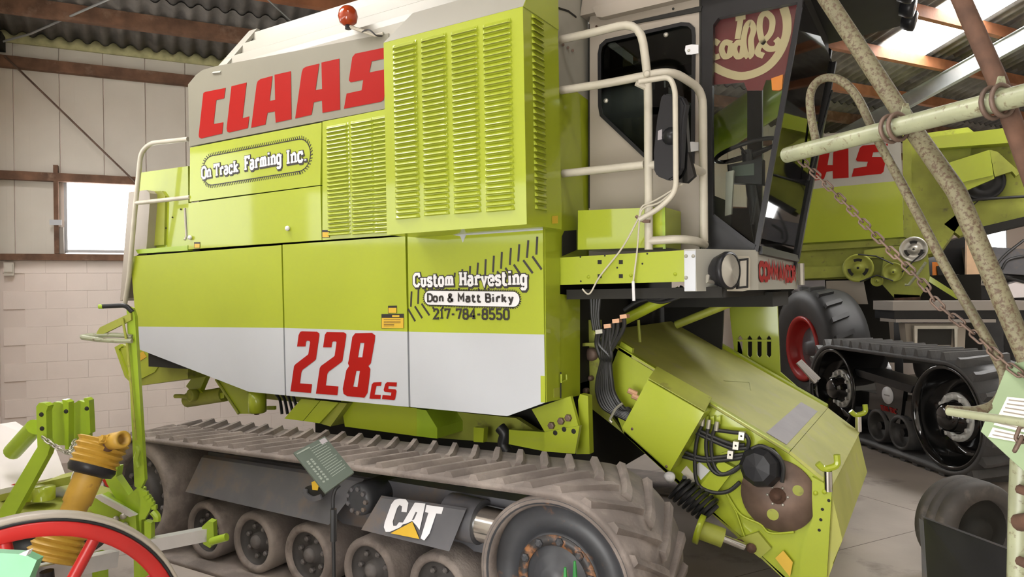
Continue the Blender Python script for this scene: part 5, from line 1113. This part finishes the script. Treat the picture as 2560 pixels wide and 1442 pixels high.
# ---- big tractor tyre with red rim
tc_ = PD(2008, 875, 10.75); M2 = Matrix((wv, nv, Vector((0, 0, 1)))).transposed().to_4x4(); M2.translation = Vector((tc_.x, tc_.y, 0))
ty = thing('tractor_wheel', 'large black tractor tyre on a bright red rim behind the harvester intake', 'wheel', (tc_.x, tc_.y, 0)); TM = M2
R2 = .91
tyo = MB().lathe((0, 0, R2), (0, -1, 0), [(.45, -.55), (.7, -.6), (.88, -.56), (R2, -.45), (R2, -.08), (.88, .02), (.72, .06), (.52, .02), (.45, -.02)], 56).build('tyre', 'rubber_tyre', ty)
for k in range(22):
    t = 2 * math.pi * k / 22; m = MB(); e1 = Vector((math.cos(t), 0, math.sin(t))); e2 = Vector((-math.sin(t), 0, math.cos(t))); c = Vector((0, -.0, R2)) + e1 * (R2 + .01)
    m.obox(c + Vector((0, .16, 0)), e1 * .03, Vector((0, .14, 0)) + e2 * .05, e2 * .035).build('tread_lug', 'rubber_tyre', tyo)
MB().lathe((0, 0, R2), (0, -1, 0), [(.47, -.05), (.50, .03), (.46, .045), (.42, .0), (.40, -.08), (.34, -.16), (.30, -.16)], 48).build('rim', 'red_paint', ty)
MB().lathe((0, 0, R2), (0, -1, 0), [(.32, -.15), (.25, -.12), (.12, -.12), (.10, -.05), (.0001, -.05)], 40).build('rim_disc', 'steel_grey', ty)
TM = None
# small tilted information board by the track unit
def board(name, label, corners, foot, dpt, mt, prt):
    P = [PD(*c) for c in corners]; n = (P[1] - P[0]).cross(P[3] - P[0]).normalized(); n = n if n.dot(FW) < 0 else -n
    o = thing(name, label, 'sign', (P[2].x, P[2].y, 0)); pn = MB().prism(P, -n * .012).build('panel', mt, o); return o, pn, P, n
so, sp_, P, n = board('information_board', 'small grey tilted information board beside the black track unit', [(1992, 907, 6.4), (2004, 898, 6.5), (2052, 945, 6.5), (2038, 958, 6.4)], None, 6.4, 'grey_box', None)
m = MB(); U_ = (P[3] - P[0]).normalized(); V_ = (P[1] - P[0])
for k in range(3): a_ = P[0].lerp(P[1], .25 + .25 * k) + n * .001; b_ = P[3].lerp(P[2], .25 + .25 * k) + n * .001; m.stroke([a_.lerp(b_, .08), a_.lerp(b_, .9)], .008, n, .001)
m.build('print', 'grey_mark', sp_)
fp = (P[2] + P[3]) / 2; rod('post', [fp + Vector((0, .0, .0)), fp + Vector((-.06, .02, -.03)), Vector((fp.x - .06, fp.y + .02, 0))], .012, 'black_paint', so, 8)
# ---- clutter along the far wall
bench = thing('workbench', 'dark bench with a grey top standing behind the black track unit', 'bench', PD(2400, 900, 11.5) * 1.0)
bz_t = PD(2300, 768, 11.2).z
bx0 = PD(2230, 768, 11.2); bx1 = PD(2600, 758, 9.6)
def strip(pts, d, m_, name, par, th=.3): P = [PD(x, y, d) for x, y in pts]; return MB().prism(P, FW * th).build(name, m_, par)
_q = PD(2400, 900, 9.5); WP[bench] = Vector((_q.x, _q.y, 0)); bench.location = WP[bench]
strip([(2232, 753), (2600, 752), (2600, 775), (2232, 776)], 9.2, 'grey_box', 'bench_top', bench, .5)
strip([(2236, 776), (2600, 775), (2600, 800), (2236, 798)], 9.25, 'black_paint', 'bench_apron', bench, .5)
strip([(2240, 798), (2490, 798), (2490, 806), (2240, 806)], 9.2, 'grey_box', 'shelf', bench, .4)
strip([(2262, 808), (2415, 808), (2412, 870), (2268, 870)], 9.3, 'cab_beige', 'drawer_unit', bench, .4); strip([(2290, 822), (2380, 822), (2378, 862), (2292, 862)], 9.26, 'gap_black', 'drawer_front', bench, .05); strip([(2286, 814), (2396, 814), (2396, 822), (2286, 822)], 9.24, 'zinc', 'drawer_rail', bench, .05)
for x in (2290, 2390): strip([(x - 4, 822), (x + 4, 822), (x + 3, 870), (x - 3, 870)], 9.23, 'zinc', 'drawer_rail', bench, .04)
fl0 = PD(2240, 800, 9.5); 
for x in (2245, 2520): p = PD(x, 800, 9.5); MB().box((p.x - .05, p.y - .05, 0), (p.x + .05, p.y + .05, p.z)).build('leg', 'black_paint', bench)
pb = [PD(x, y, 12.0) for x, y in [(2418, 588), (2450, 585), (2448, 722), (2416, 722)]]; wb = MB().prism(pb, FW * .05); p = pb[2]; wb.box((p.x - .15, p.y, 0), (p.x, p.y + .05, p.z)); tag(wb.build('wooden_board', 'wood_pale'), 'pale upright wooden board leaning near the small far window', 'board')
po = [PD(x, y, 12.3) for x, y in [(2331, 655), (2362, 655), (2364, 698), (2332, 698)]]; o = MB().prism(po, FW * .01); p = po[2]; o.box((p.x - .02, p.y, 0), (p.x, p.y + .02, p.z)); ob = tag(o.build('poster_board', 'orange_lens'), 'small orange and yellow poster behind the rusty pipe', 'poster')
MB().prism([PD(x, y, 12.28) for x, y in [(2342, 665), (2362, 662), (2362, 690), (2345, 692)]], FW * .01).build('picture', 'black_paint', ob); MB().prism([PD(x, y, 12.28) for x, y in [(2332, 688), (2346, 690), (2346, 698), (2332, 698)]], FW * .01).build('picture', 'lime', ob)
dm = thing('parked_machine', 'dark parked machine with grey bonnet and black hoses below the small far window', 'machine', (PD(2480, 800, 12.4).x, PD(2480, 800, 12.4).y, 0))
strip([(2345, 610), (2420, 590), (2420, 745), (2350, 745)], 12.6, 'black_paint', 'panel', dm, .3)
strip([(2450, 615), (2600, 625), (2600, 690), (2460, 680)], 12.0, 'steel_grey', 'bonnet', dm, .5); strip([(2440, 690), (2600, 690), (2600, 750), (2440, 748)], 12.2, 'black_paint', 'chassis', dm, .5)
strip([(2508, 745), (2520, 712), (2545, 703), (2600, 705), (2600, 742)], 12.0, 'deck_sheet', 'seat', dm, .3)
for pts in ([(2560, 600), (2510, 640), (2490, 670), (2510, 690), (2560, 705)], [(2560, 640), (2520, 650), (2505, 672)]): rod('hose', smooth_path([PD(x, y, 12.0) for x, y in pts]), .025, 'hose_black', dm, 8)
rod('rail', fillet([PD(x, y, 12.2) for x, y in [(2382, 690), (2400, 690), (2425, 705), (2470, 712)]], .2), .03, 'zinc', dm, 8); rod('rail', [PD(2456, 690, 12.2), PD(2440, 742, 12.2)], .025, 'zinc', dm, 8); rod('rail', [PD(2490, 682, 12.2), PD(2560, 682, 12.2)], .025, 'zinc', dm, 8)
p = PD(2440, 745, 12.5); MB().box((p.x, p.y, 0), (p.x + 1.2, p.y + .8, p.z)).build('wheels_block', 'rubber_tyre', dm)
pz = [PZ(x, y, 0) for x, y in [(2326, 1255), (2545, 1330)]]; dirv = (pz[1] - pz[0]).normalized(); _tb = MB().obox((pz[0] + pz[1]) / 2 + Vector((0, 0, .05)) + dirv.cross(Vector((0, 0, -1))) * .1, (pz[1] - pz[0]) / 2 * 1.1, dirv.cross(Vector((0, 0, 1))) * .06, Vector((0, 0, .05))).build('timber_beam', 'wood_orange'); tag(_tb, 'orange wooden beam on the floor behind the small black wheel', 'timber')
# ================================================================== old pale green implement, front right
rl7 = thing('reel_frame', 'old pale green pipe frame with rusty clamps and chains, nearest machine on the right', 'farm implement', PD(2545, 1442, 2.1) * 1.0)
WP[rl7] = Vector((PD(2548, 1400, 2.0).x, PD(2548, 1400, 2.0).y, 0)); rl7.location = WP[rl7]
def pipe(name, pts, r, m_, k=.1, n=12, par=None): return rod(name, fillet([PD(*p) for p in pts], k), r, m_, par or rl7, n)
mainp = pipe('cross_pipe', [(1966, 388, 2.62), (2620, 222, 1.75)], .0285, 'pale_green', n=18)
rod('pipe_end', [PD(1965, 388, 2.625), PD(1970, 387, 2.61)], .022, 'rust', mainp, 12)
pipe('diagonal_pipe', [(2056, -20, 2.35), (2255, 285, 2.22), (2392, 480, 2.06), (2570, 900, 1.95)], .027, 'pale_green_rusty', k=.02, n=14)
pipe('diagonal_pipe', [(2395, -20, 2.0), (2495, 205, 1.92), (2590, 470, 1.86)], .024, 'rust', k=.02, n=14)
hp_ = smooth_path([PD(x, y, d) for x, y, d in [(2040, 352, 2.50), (2028, 290, 2.5), (2026, 235, 2.5), (2045, 203, 2.5), (2078, 194, 2.48), (2115, 210, 2.45), (2150, 255, 2.42), (2190, 340, 2.35), (2260, 470, 2.25), (2360, 660, 2.15), (2440, 800, 2.1), (2490, 890, 2.05), (2512, 945, 2.02), (2505, 985, 2.02), (2480, 1015, 2.0), (2440, 1027, 2.0), (2400, 1027, 2.0), (2370, 1025, 2.0)]], 4)
rod('bent_rod', hp_, .0145, 'pale_green_rusty', rl7, 10)
pipe('thin_rod', [(2372, 1029, 1.98), (2600, 1062, 1.7)], .0115, 'pale_green', n=12)
# clamps round the cross pipe
def clamp(c, r):
    ax = (PD(2620, 222, 1.75) - PD(1966, 388, 2.62)).normalized(); u = ax.cross(Vector((0, 0, 1))).normalized(); w = ax.cross(u)
    for k in (-1, 1):
        ring = [c + ax * .014 * k + (u * math.cos(t) + w * math.sin(t)) * r for t in [2 * math.pi * j / 24 for j in range(24)]]
        MB().tube(ring, .0065, 8, closed=True).build('clamp', 'rust_rubbed', mainp)
def on_pipe(px):
    a_, b_ = PD(1966, 388, 2.62), PD(2620, 222, 1.75); lo_, hi_ = 0, 1
    for _ in range(40):
        t = (lo_ + hi_) / 2; q = a_.lerp(b_, t) - Vector((0, 0, H)); x = CX + F * q.dot(RR) / q.dot(FW)
        if x < px: lo_ = t
        else: hi_ = t
    return a_.lerp(b_, t)
for px in (2236, 2493):
    clamp(on_pipe(px), .041)
for px, py, d in ((2262, 282, 2.18), (2500, 218, 1.86)):
    c = PD(px, py, d); MB().prism([c + RR * x + UU * y for x, y in ((-.02, -.03), (.03, -.04), (.012, .03), (-.002, .03))], FW * .006).build('gusset', 'pale_green', mainp)
# chain: one link shared, alternate links turned a quarter
def link_mesh(a, b, r):
    mb = MB(); pts = []
    for k in range(16):
        t = 2 * math.pi * k / 16; x = math.cos(t) * b + (a - b) * (1 if math.cos(t) > 0 else -1); pts.append(Vector((x, math.sin(t) * b, 0)))
    mb.tube(pts, r, 6, closed=True); me = bpy.data.meshes.new('chain_link'); me.from_pydata(mb.v, [], mb.f); me.polygons.foreach_set('use_smooth', mb.sm); me.update(); return me
def chain(name, pts, par, a, b, r, mt):
    path = smooth_path([PD(*p) for p in pts], 10); me = link_mesh(a, b, r); me.materials.append(MATS[mt])
    co = bpy.data.objects.new(name, None); COL.objects.link(co); _place(co, path[0], par)
    step = 2 * (a - r * 1.6); acc = 0; nxt = 0; k = 0
    for i in range(len(path) - 1):
        L_ = (path[i + 1] - path[i]).length
        while nxt <= acc + L_:
            p = path[i].lerp(path[i + 1], (nxt - acc) / L_); t = (path[i + 1] - path[i]).normalized(); w = t.cross(FW).normalized(); u = t.cross(w)
            ang = math.radians(30 + 90 * (k % 2)); e2 = w * math.cos(ang) + u * math.sin(ang); e3 = t.cross(e2)
            Rm = Matrix((t, e2, e3)).transposed(); inst(me, 'chain_link', p, co, Rm); nxt += step; k += 1
        acc += L_
    return co
chain('chain', [(2008, 405, 2.58), (2100, 495, 2.45), (2200, 600, 2.3), (2300, 700, 2.2), (2345, 760, 2.15), (2430, 830, 2.1), (2500, 895, 2.02), (2570, 950, 1.95)], rl7, .0235, .0105, .0036, 'rust_rubbed')
# sheet-metal sign plate with two papers
pp = [PD(*p) for p in [(2452, 1078, 1.98), (2520, 918, 2.0), (2620, 850, 1.8), (2640, 1260, 1.75), (2552, 1170, 1.9)]]
npl = (pp[1] - pp[0]).cross(pp[4] - pp[0]).normalized(); npl = npl if npl.dot(FW) < 0 else -npl
def onp_(px, py, off=.002): d = ray(px, py); c = Vector((0, 0, H)); k = (pp[0] + npl * off - c).dot(npl) / d.dot(npl); return c + d * k
gp_ = MB().prism([onp_(x, y, 0) for x, y in [(2452, 1078), (2515, 922), (2545, 900), (2640, 860), (2640, 1245), (2552, 1170)]], -npl * .006).build('sign_plate', 'plate_green', rl7)
for nm, pts, rows_ in (('paper', [(2518, 992), (2600, 1000), (2580, 1085), (2484, 1062)], 7), ('paper', [(2482, 1068), (2578, 1090), (2560, 1108), (2540, 1104), (2470, 1092)], 2)):
    pa_ = MB().prism([onp_(x, y) for x, y in pts], npl * .001).build(nm, 'paper', gp_)
    m = MB()
    for k in range(rows_):
        t = (k + .7) / (rows_ + .4); a_ = Vector((pts[0][0], pts[0][1])).lerp(Vector(pts[3 if len(pts) == 4 else 4]), t); b_ = Vector((pts[1][0], pts[1][1])).lerp(Vector(pts[2]), t)
        m.stroke([onp_(*(a_.lerp(b_, .08)), .0035), onp_(*(a_.lerp(b_, .92)), .0035)], .0035, npl, .0004)
    m.build('print', 'print_grey', pa_)
chain('chain', [(2556, 1085, 1.85), (2545, 1110, 1.85), (2535, 1125, 1.85)], rl7, .022, .011, .005, 'rust_rubbed')
pipe('post', [(2556, 1150, 2.0), (2552, 1250, 2.0), (2546, 1560, 2.0)], .03, 'pale_green', n=12); _p = PD(2546, 1560, 2.0)
rod('post_foot', [_p, Vector((_p.x, _p.y, 0.0))], .03, 'pale_green', rl7, 12)
for y in (1225, 1405): MB().lathe(PD(2556, y, 1.95), -FW, [(.014, -.01), (.013, .015), (.0001, .018)], 8).build('bolt', 'rust', rl7)
pipe('lug', [(2548, 1306, 1.98), (2600, 1302, 1.9)], .024, 'rust', n=12)
# small solid wheel on the floor and dark steel plate in front
wc_ = PD(2452, 1328, 4.375); Rw = wc_.z; axw = (RR * -.25 - FW * .95); axw.z = 0; axw = Vector((.50, -.86, 0)).normalized()
axw = (-f0 * .978 + r0 * .208).normalized()
wo = thing('support_wheel', 'small worn black support wheel with brown hub beside the dark steel plate', 'wheel', (wc_.x, wc_.y, 0))
ty_ = MB().lathe(Vector((wc_.x, wc_.y, Rw)), axw, [(Rw * .55, -.22), (Rw * .92, -.22), (Rw, -.17), (Rw, -.14), (Rw * .95, -.13), (Rw * .95, -.12), (Rw, -.11), (Rw, -.07), (Rw * .95, -.06), (Rw * .95, -.05), (Rw, -.04), (Rw * .985, 0), (Rw * .93, .03), (Rw * .66, .035), (Rw * .64, -.03)], 48).build('tyre', 'rubber_mid', wo)
MB().lathe(Vector((wc_.x, wc_.y, Rw)), axw, [(Rw * .66, .0), (Rw * .6, -.03), (Rw * .25, -.03), (Rw * .22, .02), (.0001, .02)], 36).build('rim', 'gap_black', wo)
q7 = [PD(*p) for p in [(2313, 1297, 3.3), (2620, 1412, 2.6), (2620, 1700, 2.6), (2330, 1560, 3.3)]]
sp7 = MB().prism(q7, FW * .015).build('steel_plate', 'black_paint'); tag(sp7, 'dark grey steel plate with a bright upper edge in front of the small wheel', 'steel plate')
tag(sp7, 'dark grey steel plate with a bright upper edge in front of the small wheel', 'plate')
MB().stroke([q7[0] + UU * .004 - FW * .002, q7[1] + UU * .004 - FW * .002], .02, -FW, .004).build('plate_edge', 'steel_grey', sp7)
MB().prism([PD(2306, 1300, 3.32), PD(2330, 1325, 3.3), PD(2345, 1450, 3.3), PD(2345, 1640, 3.3), PD(2320, 1640, 3.4), PD(2312, 1380, 3.4)], FW * .03).build('plate_side', 'steel_grey', sp7)
for x in (2400, 2600): p = PD(x, 1600, 3.2 if x < 2500 else 2.62); MB().box((p.x - .02, p.y - .02, 0), (p.x + .02, p.y + .02, p.z)).build('plate_leg', 'black_paint', sp7)
# two green stakes standing near the camera
for x, y, d in ((1413, 1418, 2.2), (1437, 1402, 2.25)):
    p = PD(x, y, d); st_ = MB().tube([p, p + Vector((0, 0, -.05)), Vector((p.x, p.y, 0))], .008, 8, radii=[.004, .008, .008]).build('green_stake', 'green_stake')
    tag(st_, 'thin bright green stake in front of the drive wheel, ' + ('left of the pair' if x < 1420 else 'right and taller of the pair'), 'stake', 'green stakes by the drive wheel')
# ================================================================== mower, drive shaft, red wheel (front left)
mw = thing('disc_mower', 'lime green mower with upright headstock, tall lever and pale sheet deck at the left', 'mower', (PD(230, 1250, 4.1).x, PD(230, 1250, 4.1).y, 0))
def slab(name, pts, d, th, m_, par=None, dv=None):
    P = [PD(x, y, d) for x, y in pts]; return MB().prism(P, (dv or f0) * th).build(name, m_, par or mw)
Z0 = lambda pts: zc(pts, 0, 880, 2.566)
# headstock: three upright plates and a back plate
slab('head_plate', Z0([(300, 345), (350, 320), (380, 322), (440, 350), (505, 310), (570, 330), (575, 560), (440, 600), (300, 590)]), 4.15, .03, 'lime_fresh')
h1 = slab('head_lug', Z0([(232, 350), (250, 326), (285, 328), (308, 345), (296, 380), (300, 560), (320, 610), (305, 660), (90, 1050), (0, 1060), (0, 1010), (215, 650), (240, 610)]), 3.9, .05, 'lime_fresh')
h2 = slab('head_lug', Z0([(398, 305), (420, 308), (440, 322), (440, 620), (418, 630), (406, 350)]), 4.02, .05, 'lime_fresh'); h3 = slab('head_lug', Z0([(535, 296), (552, 295), (570, 310), (580, 520), (556, 530), (545, 330)]), 4.12, .05, 'lime_fresh')
for o, pts, d in ((h1, [(266, 400), (270, 490)], 3.9), (h2, [(424, 380)], 4.02), (h3, [(557, 362)], 4.12)):
    for x, y in Z0(pts): MB().lathe(PD(x, y, d), -f0, [(.013, -.001), (.012, .003), (.0001, .003)], 14).build('pin_hole', 'gap_black', o)
rod('head_tube', [PD(*Z0([(225, 480)])[0], 4.1), PD(*Z0([(80, 640)])[0], 4.2)], .05, 'lime_fresh', mw, 14)
# deck and drum below
dk0 = [PD(*Z0([p])[0], d) for p, d in (((0, 460), 4.7), ((100, 445), 4.9), ((350, 600), 4.7), ((420, 790), 4.4), ((225, 830), 4.2), ((0, 880), 4.0))]
MB().prism(dk0, Vector((0, 0, -.03))).build('deck_sheet', 'deck_sheet', mw)
slab('deck_beam', Z0([(0, 900), (300, 830), (480, 790), (490, 840), (200, 900), (0, 960)]), 4.2, .2, 'lime_old')
dc_ = PD(*Z0([(260, 950)])[0], 4.25); MB().lathe(dc_, (0, 0, 1), [(.0001, -.10), (.40, -.10), (.42, -.06), (.40, -.02), (.36, .0), (.0001, .02)], 40).build('drum_plate', 'lime_old', mw)
MB().lathe(dc_, (0, 0, 1), [(.0001, -.3), (.34, -.3), (.36, -.10), (.30, -.09)], 36).build('drum', 'black_paint', mw); MB().lathe(Vector((dc_.x, dc_.y, 0)), (0, 0, 1), [(.0001, 0), (.2, 0), (.2, dc_.z - .2), (.0001, dc_.z - .2)], 24).build('drum_foot', 'black_paint', mw)
for (x, y) in Z0([(215, 900), (280, 900)]): p = PD(x, y, 4.1); MB().lathe(p, (0, 0, 1), [(.0001, .03), (.06, .03), (.06, -.04)], 18).build('drum_cap', 'lime', mw)
# swing frame with lever and notched sector
slab('swing_arm', Z0([(650, 760), (700, 740), (755, 735), (745, 800), (840, 940), (890, 1010), (880, 1170), (840, 1080), (790, 1020), (690, 850)]), 3.9, .06, 'lime_fresh')
slab('swing_beam', Z0([(580, 960), (640, 920), (870, 1048), (878, 1170), (840, 1172), (640, 1060), (575, 1010)]), 3.85, .08, 'lime_fresh'); slab('beam_top', Z0([(600, 925), (640, 915), (800, 1000), (876, 1045), (830, 1058), (650, 960)]), 3.83, .02, 'silver_bar')
sect = slab('notched_sector', Z0([(880, 870), (905, 950), (890, 1080), (930, 1070), (985, 970), (960, 925), (925, 895)]), 3.82, .02, 'lime_fresh')
for k in range(5): x, y = Z0([(935 + 14 * k, 905 + 22 * k)])[0]; MB().obox(PD(x, y, 3.82), RR * .012, UU * .012, f0 * .01).build('notch', 'lime_fresh', sect)
slab('foot_plate', Z0([(800, 940), (880, 870), (910, 880), (905, 1280), (950, 1300), (900, 1290), (800, 1180), (740, 1140), (830, 1150)]), 3.88, .05, 'lime_fresh'); slab('foot_plate', Z0([(925, 1085), (970, 1095), (968, 1290), (930, 1300)]), 3.8, .04, 'lime_fresh')
for x, y in Z0([(745, 1070), (805, 1110), (795, 1050)]): MB().lathe(PD(x, y, 3.84), -f0, [(.018, 0), (.016, .015), (.0001, .018)], 8).build('bolt', 'zinc', mw)
lev = MB().prism([PD(x, y, 3.86) for x, y in [(316, 765), (330, 770), (337, 790), (362, 1200), (350, 1225), (336, 1215)]], f0 * .03).build('lever_post', 'lime_fresh', mw)
rod('lever_handle', fillet([PD(x, y, 3.86) for x, y in [(250, 766), (315, 763), (331, 780)]], .05), .013, 'black_plastic', mw, 10); rod('lever_handle', [PD(248, 766, 3.86), PD(258, 766, 3.86)], .0135, 'lime_fresh', mw, 10)
slab('lever_arm', [(243, 828), (250, 818), (326, 782), (328, 800), (248, 840), (240, 838)], 3.84, .02, 'lime_old')
rod('lever_rod', smooth_path([PD(x, y, 3.85) for x, y in [(203, 842), (235, 838), (300, 838), (330, 842)]]), .013, 'pale_green', mw, 8); rod('lever_rod', smooth_path([PD(x, y, 3.83) for x, y in [(205, 843), (250, 849), (300, 852), (330, 852)]]), .013, 'pale_green', mw, 8)
rod('release_rod', [PD(306, 796, 3.83), PD(318, 860, 3.83), PD(340, 1100, 3.83)], .007, 'lime_old', mw, 8); rod('release_grip', smooth_path([PD(x, y, 3.82) for x, y in [(341, 1115), (345, 1130), (340, 1150), (345, 1168)]]), .014, 'lime_fresh', mw, 8)
for k in range(1): pass
pg_ = smooth_path([PD(x, y, 3.82) for x, y in [(382, 1278), (392, 1290), (392, 1302)]]); rod('pin_grip', pg_, .02, 'lime_fresh', mw, 8)
# silver bars
def bar(name, a, b, w, h, m_):
    A_, B_ = PD(*a), PD(*b); t = (B_ - A_).normalized(); s_ = t.cross(Vector((0, 0, 1))).normalized(); return MB().obox((A_ + B_) / 2, (B_ - A_) / 2, s_ * w, t.cross(s_) * h).build(name, m_, mw)
bar('silver_bar', (372, 1362, 3.8), (512, 1335, 4.0), .03, .035, 'silver_bar'); bar('silver_bar', (60, 1442, 3.3), (285, 1395, 3.7), .035, .04, 'silver_bar')
slab('bar_head', [(505, 1316), (520, 1302), (533, 1306), (535, 1350), (525, 1370), (508, 1360), (503, 1340)], 3.98, .05, 'lime_fresh'); rod('bar_pin', [PD(528, 1353, 3.97), PD(567, 1342, 3.95)], .022, 'lime_fresh', mw, 10)
for a_, b_ in (((300, 1240, 3.9), (310, 1300, 3.9)),): pass
for x, y, d in ((355, 1380, 3.9), (250, 1380, 4.1), (20, 1290, 4.0)): p = PD(x, y, d); MB().box((p.x - .03, p.y - .03, 0), (p.x + .03, p.y + .03, p.z)).build('stand_leg', 'lime_fresh', mw)
bar('red_stripe', (-10, 1222, 4.05), (40, 1212, 4.1), .01, .008, 'red_paint')
rp_ = slab('red_guard', Z0([(655, 820), (760, 770), (790, 860), (770, 900), (680, 860)]), 4.3, .03, 'red_paint')
chain('hang_chain', [(*Z0([(285, 555)])[0], 3.88), (*Z0([(350, 600)])[0], 3.86), (*Z0([(440, 640)])[0], 3.9), (*Z0([(480, 560)])[0], 4.05)], mw, .022, .011, .004, 'zinc')
chain('hang_chain', [(*Z0([(450, 640)])[0], 3.88), (*Z0([(520, 700)])[0], 3.7), (*Z0([(480, 780)])[0], 3.65), (*Z0([(430, 960)])[0], 3.6)], mw, .022, .011, .004, 'zinc')
# ---- yellow drive shaft
sh0 = PD(*Z0([(650, 610)])[0], 3.55); sh1 = PD(*Z0([(350, 1290)])[0], 3.35); ax_ = (sh0 - sh1).normalized(); Ls = (sh0 - sh1).length
ps = thing('drive_shaft', 'yellow plastic-covered drive shaft with ribbed end cones leaning on the mower', 'drive shaft', (sh1.x, sh1.y, 0))
def cone(c, a_, nm):
    o = MB().lathe(c, a_, [(.06, -.11), (.096, -.085), (.112, -.07), (.098, -.058), (.115, -.042), (.101, -.028), (.118, -.012), (.104, .002), (.121, .018), (.107, .032), (.124, .05), (.114, .055), (.095, -.05), (.05, -.06)], 40, smooth=False).build(nm, 'pto_yellow', ps)
    MB().lathe(c, a_, [(.055, -.125), (.10, -.115), (.112, -.09), (.108, -.07)], 32).build('collar', 'black_plastic', o); return o
cu = cone(sh0 - ax_ * .02, ax_, 'end_cone'); cone(sh1 + ax_ * .02, -ax_, 'end_cone')
MB().lathe(sh1, ax_, [(.058, .08), (.058, Ls * .45), (.066, Ls * .46), (.066, Ls - .1)], 24).build('tube', 'pto_yellow', ps)
yk = PD(*Z0([(720, 572)])[0], 3.48); ydir = (RR * .85 + UU * .2 - FW * .4).normalized()
ya = MB().lathe(yk, ydir, [(.0001, .0), (.042, .0), (.042, .085), (.028, .085), (.026, .04), (.0001, .04)], 22).build('yoke', 'pto_yellow', ps)
for k in (-1, 1): e = ax_.cross(ydir).normalized() * .045 * k; MB().obox(yk + e * .8 - ydir * .03, ydir * .05, ax_ * .02, e.normalized() * .007).build('yoke_arm', 'pto_yellow', ya)
rod('cross_pin', [yk - ax_.cross(ydir).normalized() * .06, yk + ax_.cross(ydir).normalized() * .06], .016, 'pto_yellow', ya, 10)
rod('stub', [sh0 - ax_ * .05, yk], .035, 'rust', ya, 12)
rod('shaft_stand', [sh1 - ax_ * .08, Vector((sh1.x, sh1.y, 0))], .03, 'black_paint', ps, 10)
# ---- red spoked wheel of an old machine, very near
dW = 2.557; cW = PD(70, 1655, dW); RWh = .535; cW.z = RWh + .002
rw_ = thing('spoked_wheel', 'red spoked iron wheel with a grey tread in the near left corner', 'wheel', (cW.x, cW.y, 0)); axn = Vector((cW.x, cW.y, 0)).normalized() * -1
MB().lathe(cW, axn, [(RWh, -.035), (RWh, .035), (RWh - .014, .036), (RWh - .014, -.035), (RWh, -.035)], 80).build('tread_band', 'cab_beige', rw_)
MB().lathe(cW, axn, [(RWh - .014, -.03), (RWh - .014, .038), (RWh - .024, .038), (RWh - .024, -.03)], 80).build('rim_line', 'black_paint', rw_)
MB().lathe(cW, axn, [(RWh - .024, -.025), (RWh - .024, .036), (RWh - .030, .042), (RWh - .072, .042), (RWh - .078, .036), (RWh - .078, -.025), (RWh - .024, -.025)], 80).build('rim', 'red_paint', rw_)
uW = axn.cross(Vector((0, 0, 1))).normalized(); zW = Vector((0, 0, 1))
if uW.dot(RR) < 0: uW = -uW
for k in range(10):
    t = math.radians(62) + 2 * math.pi * k / 10 - math.radians(0); e = uW * math.cos(t) + zW * math.sin(t); rod('spoke', [cW + e * .08, cW + e * (RWh - .06)], .022, 'red_paint', rw_, 12)
MB().lathe(cW, axn, [(.0001, .08), (.06, .08), (.09, .05), (.09, -.06), (.0001, -.06)], 24).build('hub', 'red_paint', rw_)
# ---- mint green machine corner
mc = [PD(x, y, 2.05) for x, y in [(-60, 1378), (62, 1386), (92, 1400), (74, 1442), (50, 1520), (-60, 1520)]]
mg = MB().prism(mc, f0 * .03); p = PD(0, 1500, 2.15); mg.box((p.x - .1, p.y - .02, 0), (p.x + .1, p.y + .02, p.z)); mgo = mg.build('seed_box', 'mint_green'); tag(mgo, 'corner of a chipped mint green metal box in front of the red wheel', 'metal box')
MB().prism([PD(x, y, 2.0) for x, y in [(48, 1385), (60, 1380), (72, 1376), (64, 1390)]], f0 * .02).build('chipped_flap', 'white_decal', mgo)
# ================================================================== information board in front of the track
so, sp_, P, n = board('information_board', 'dark green tilted information board on a thin black post in front of the track', [(734, 1131, 3.30), (812, 1090, 3.42), (885, 1180, 3.30), (814, 1232, 3.18)], None, 3.2, 'sign_green', None)
def BP(u, v, off=.0012): return P[0].lerp(P[1], u).lerp(P[3].lerp(P[2], u), v) + n * off
m = MB()
random.seed(3)
for k in range(14):
    v = .10 + .055 * k; m.stroke([BP(.42 + .0 * k, v), BP(.42 + random.uniform(.42, .52), v)], .0035, n, .0003)
m.build('print', 'sign_print', sp_)
m = MB()
for i in range(2):
    for k in range(9):
        v = .30 + .062 * k; m.stroke([BP(.12 + .12 * i, v), BP(.18 + .12 * i, v + random.uniform(-.02, .03))], .010, n, .0003)
m.build('print', 'sign_print', sp_)
MB().stroke([BP(.04, .06), BP(.45, .06)], .008, n, .0003).build('print', 'sign_print', sp_); MB().prism([BP(.78, .03), BP(.97, .03), BP(.97, .14), BP(.78, .14)], n * .0006).build('badge', 'grey_mark', sp_)
q = P[2].lerp(P[3], .5) - n * .02; pf = PD(832, 1300, 3.24)
rod('post', fillet([q, PD(838, 1222, 3.24), PD(832, 1242, 3.24), Vector((pf.x, pf.y, 0))], .02), .009, 'black_paint', so, 8)
rod('clip', [PD(834, 1272, 3.22), PD(834, 1352, 3.22)], .015, 'black_paint', so, 8)
MB().lathe(Vector((pf.x, pf.y, 0)), (0, 0, 1), [(.0001, .02), (.12, .02), (.13, 0), (.0001, 0)], 24).build('base', 'black_paint', so)
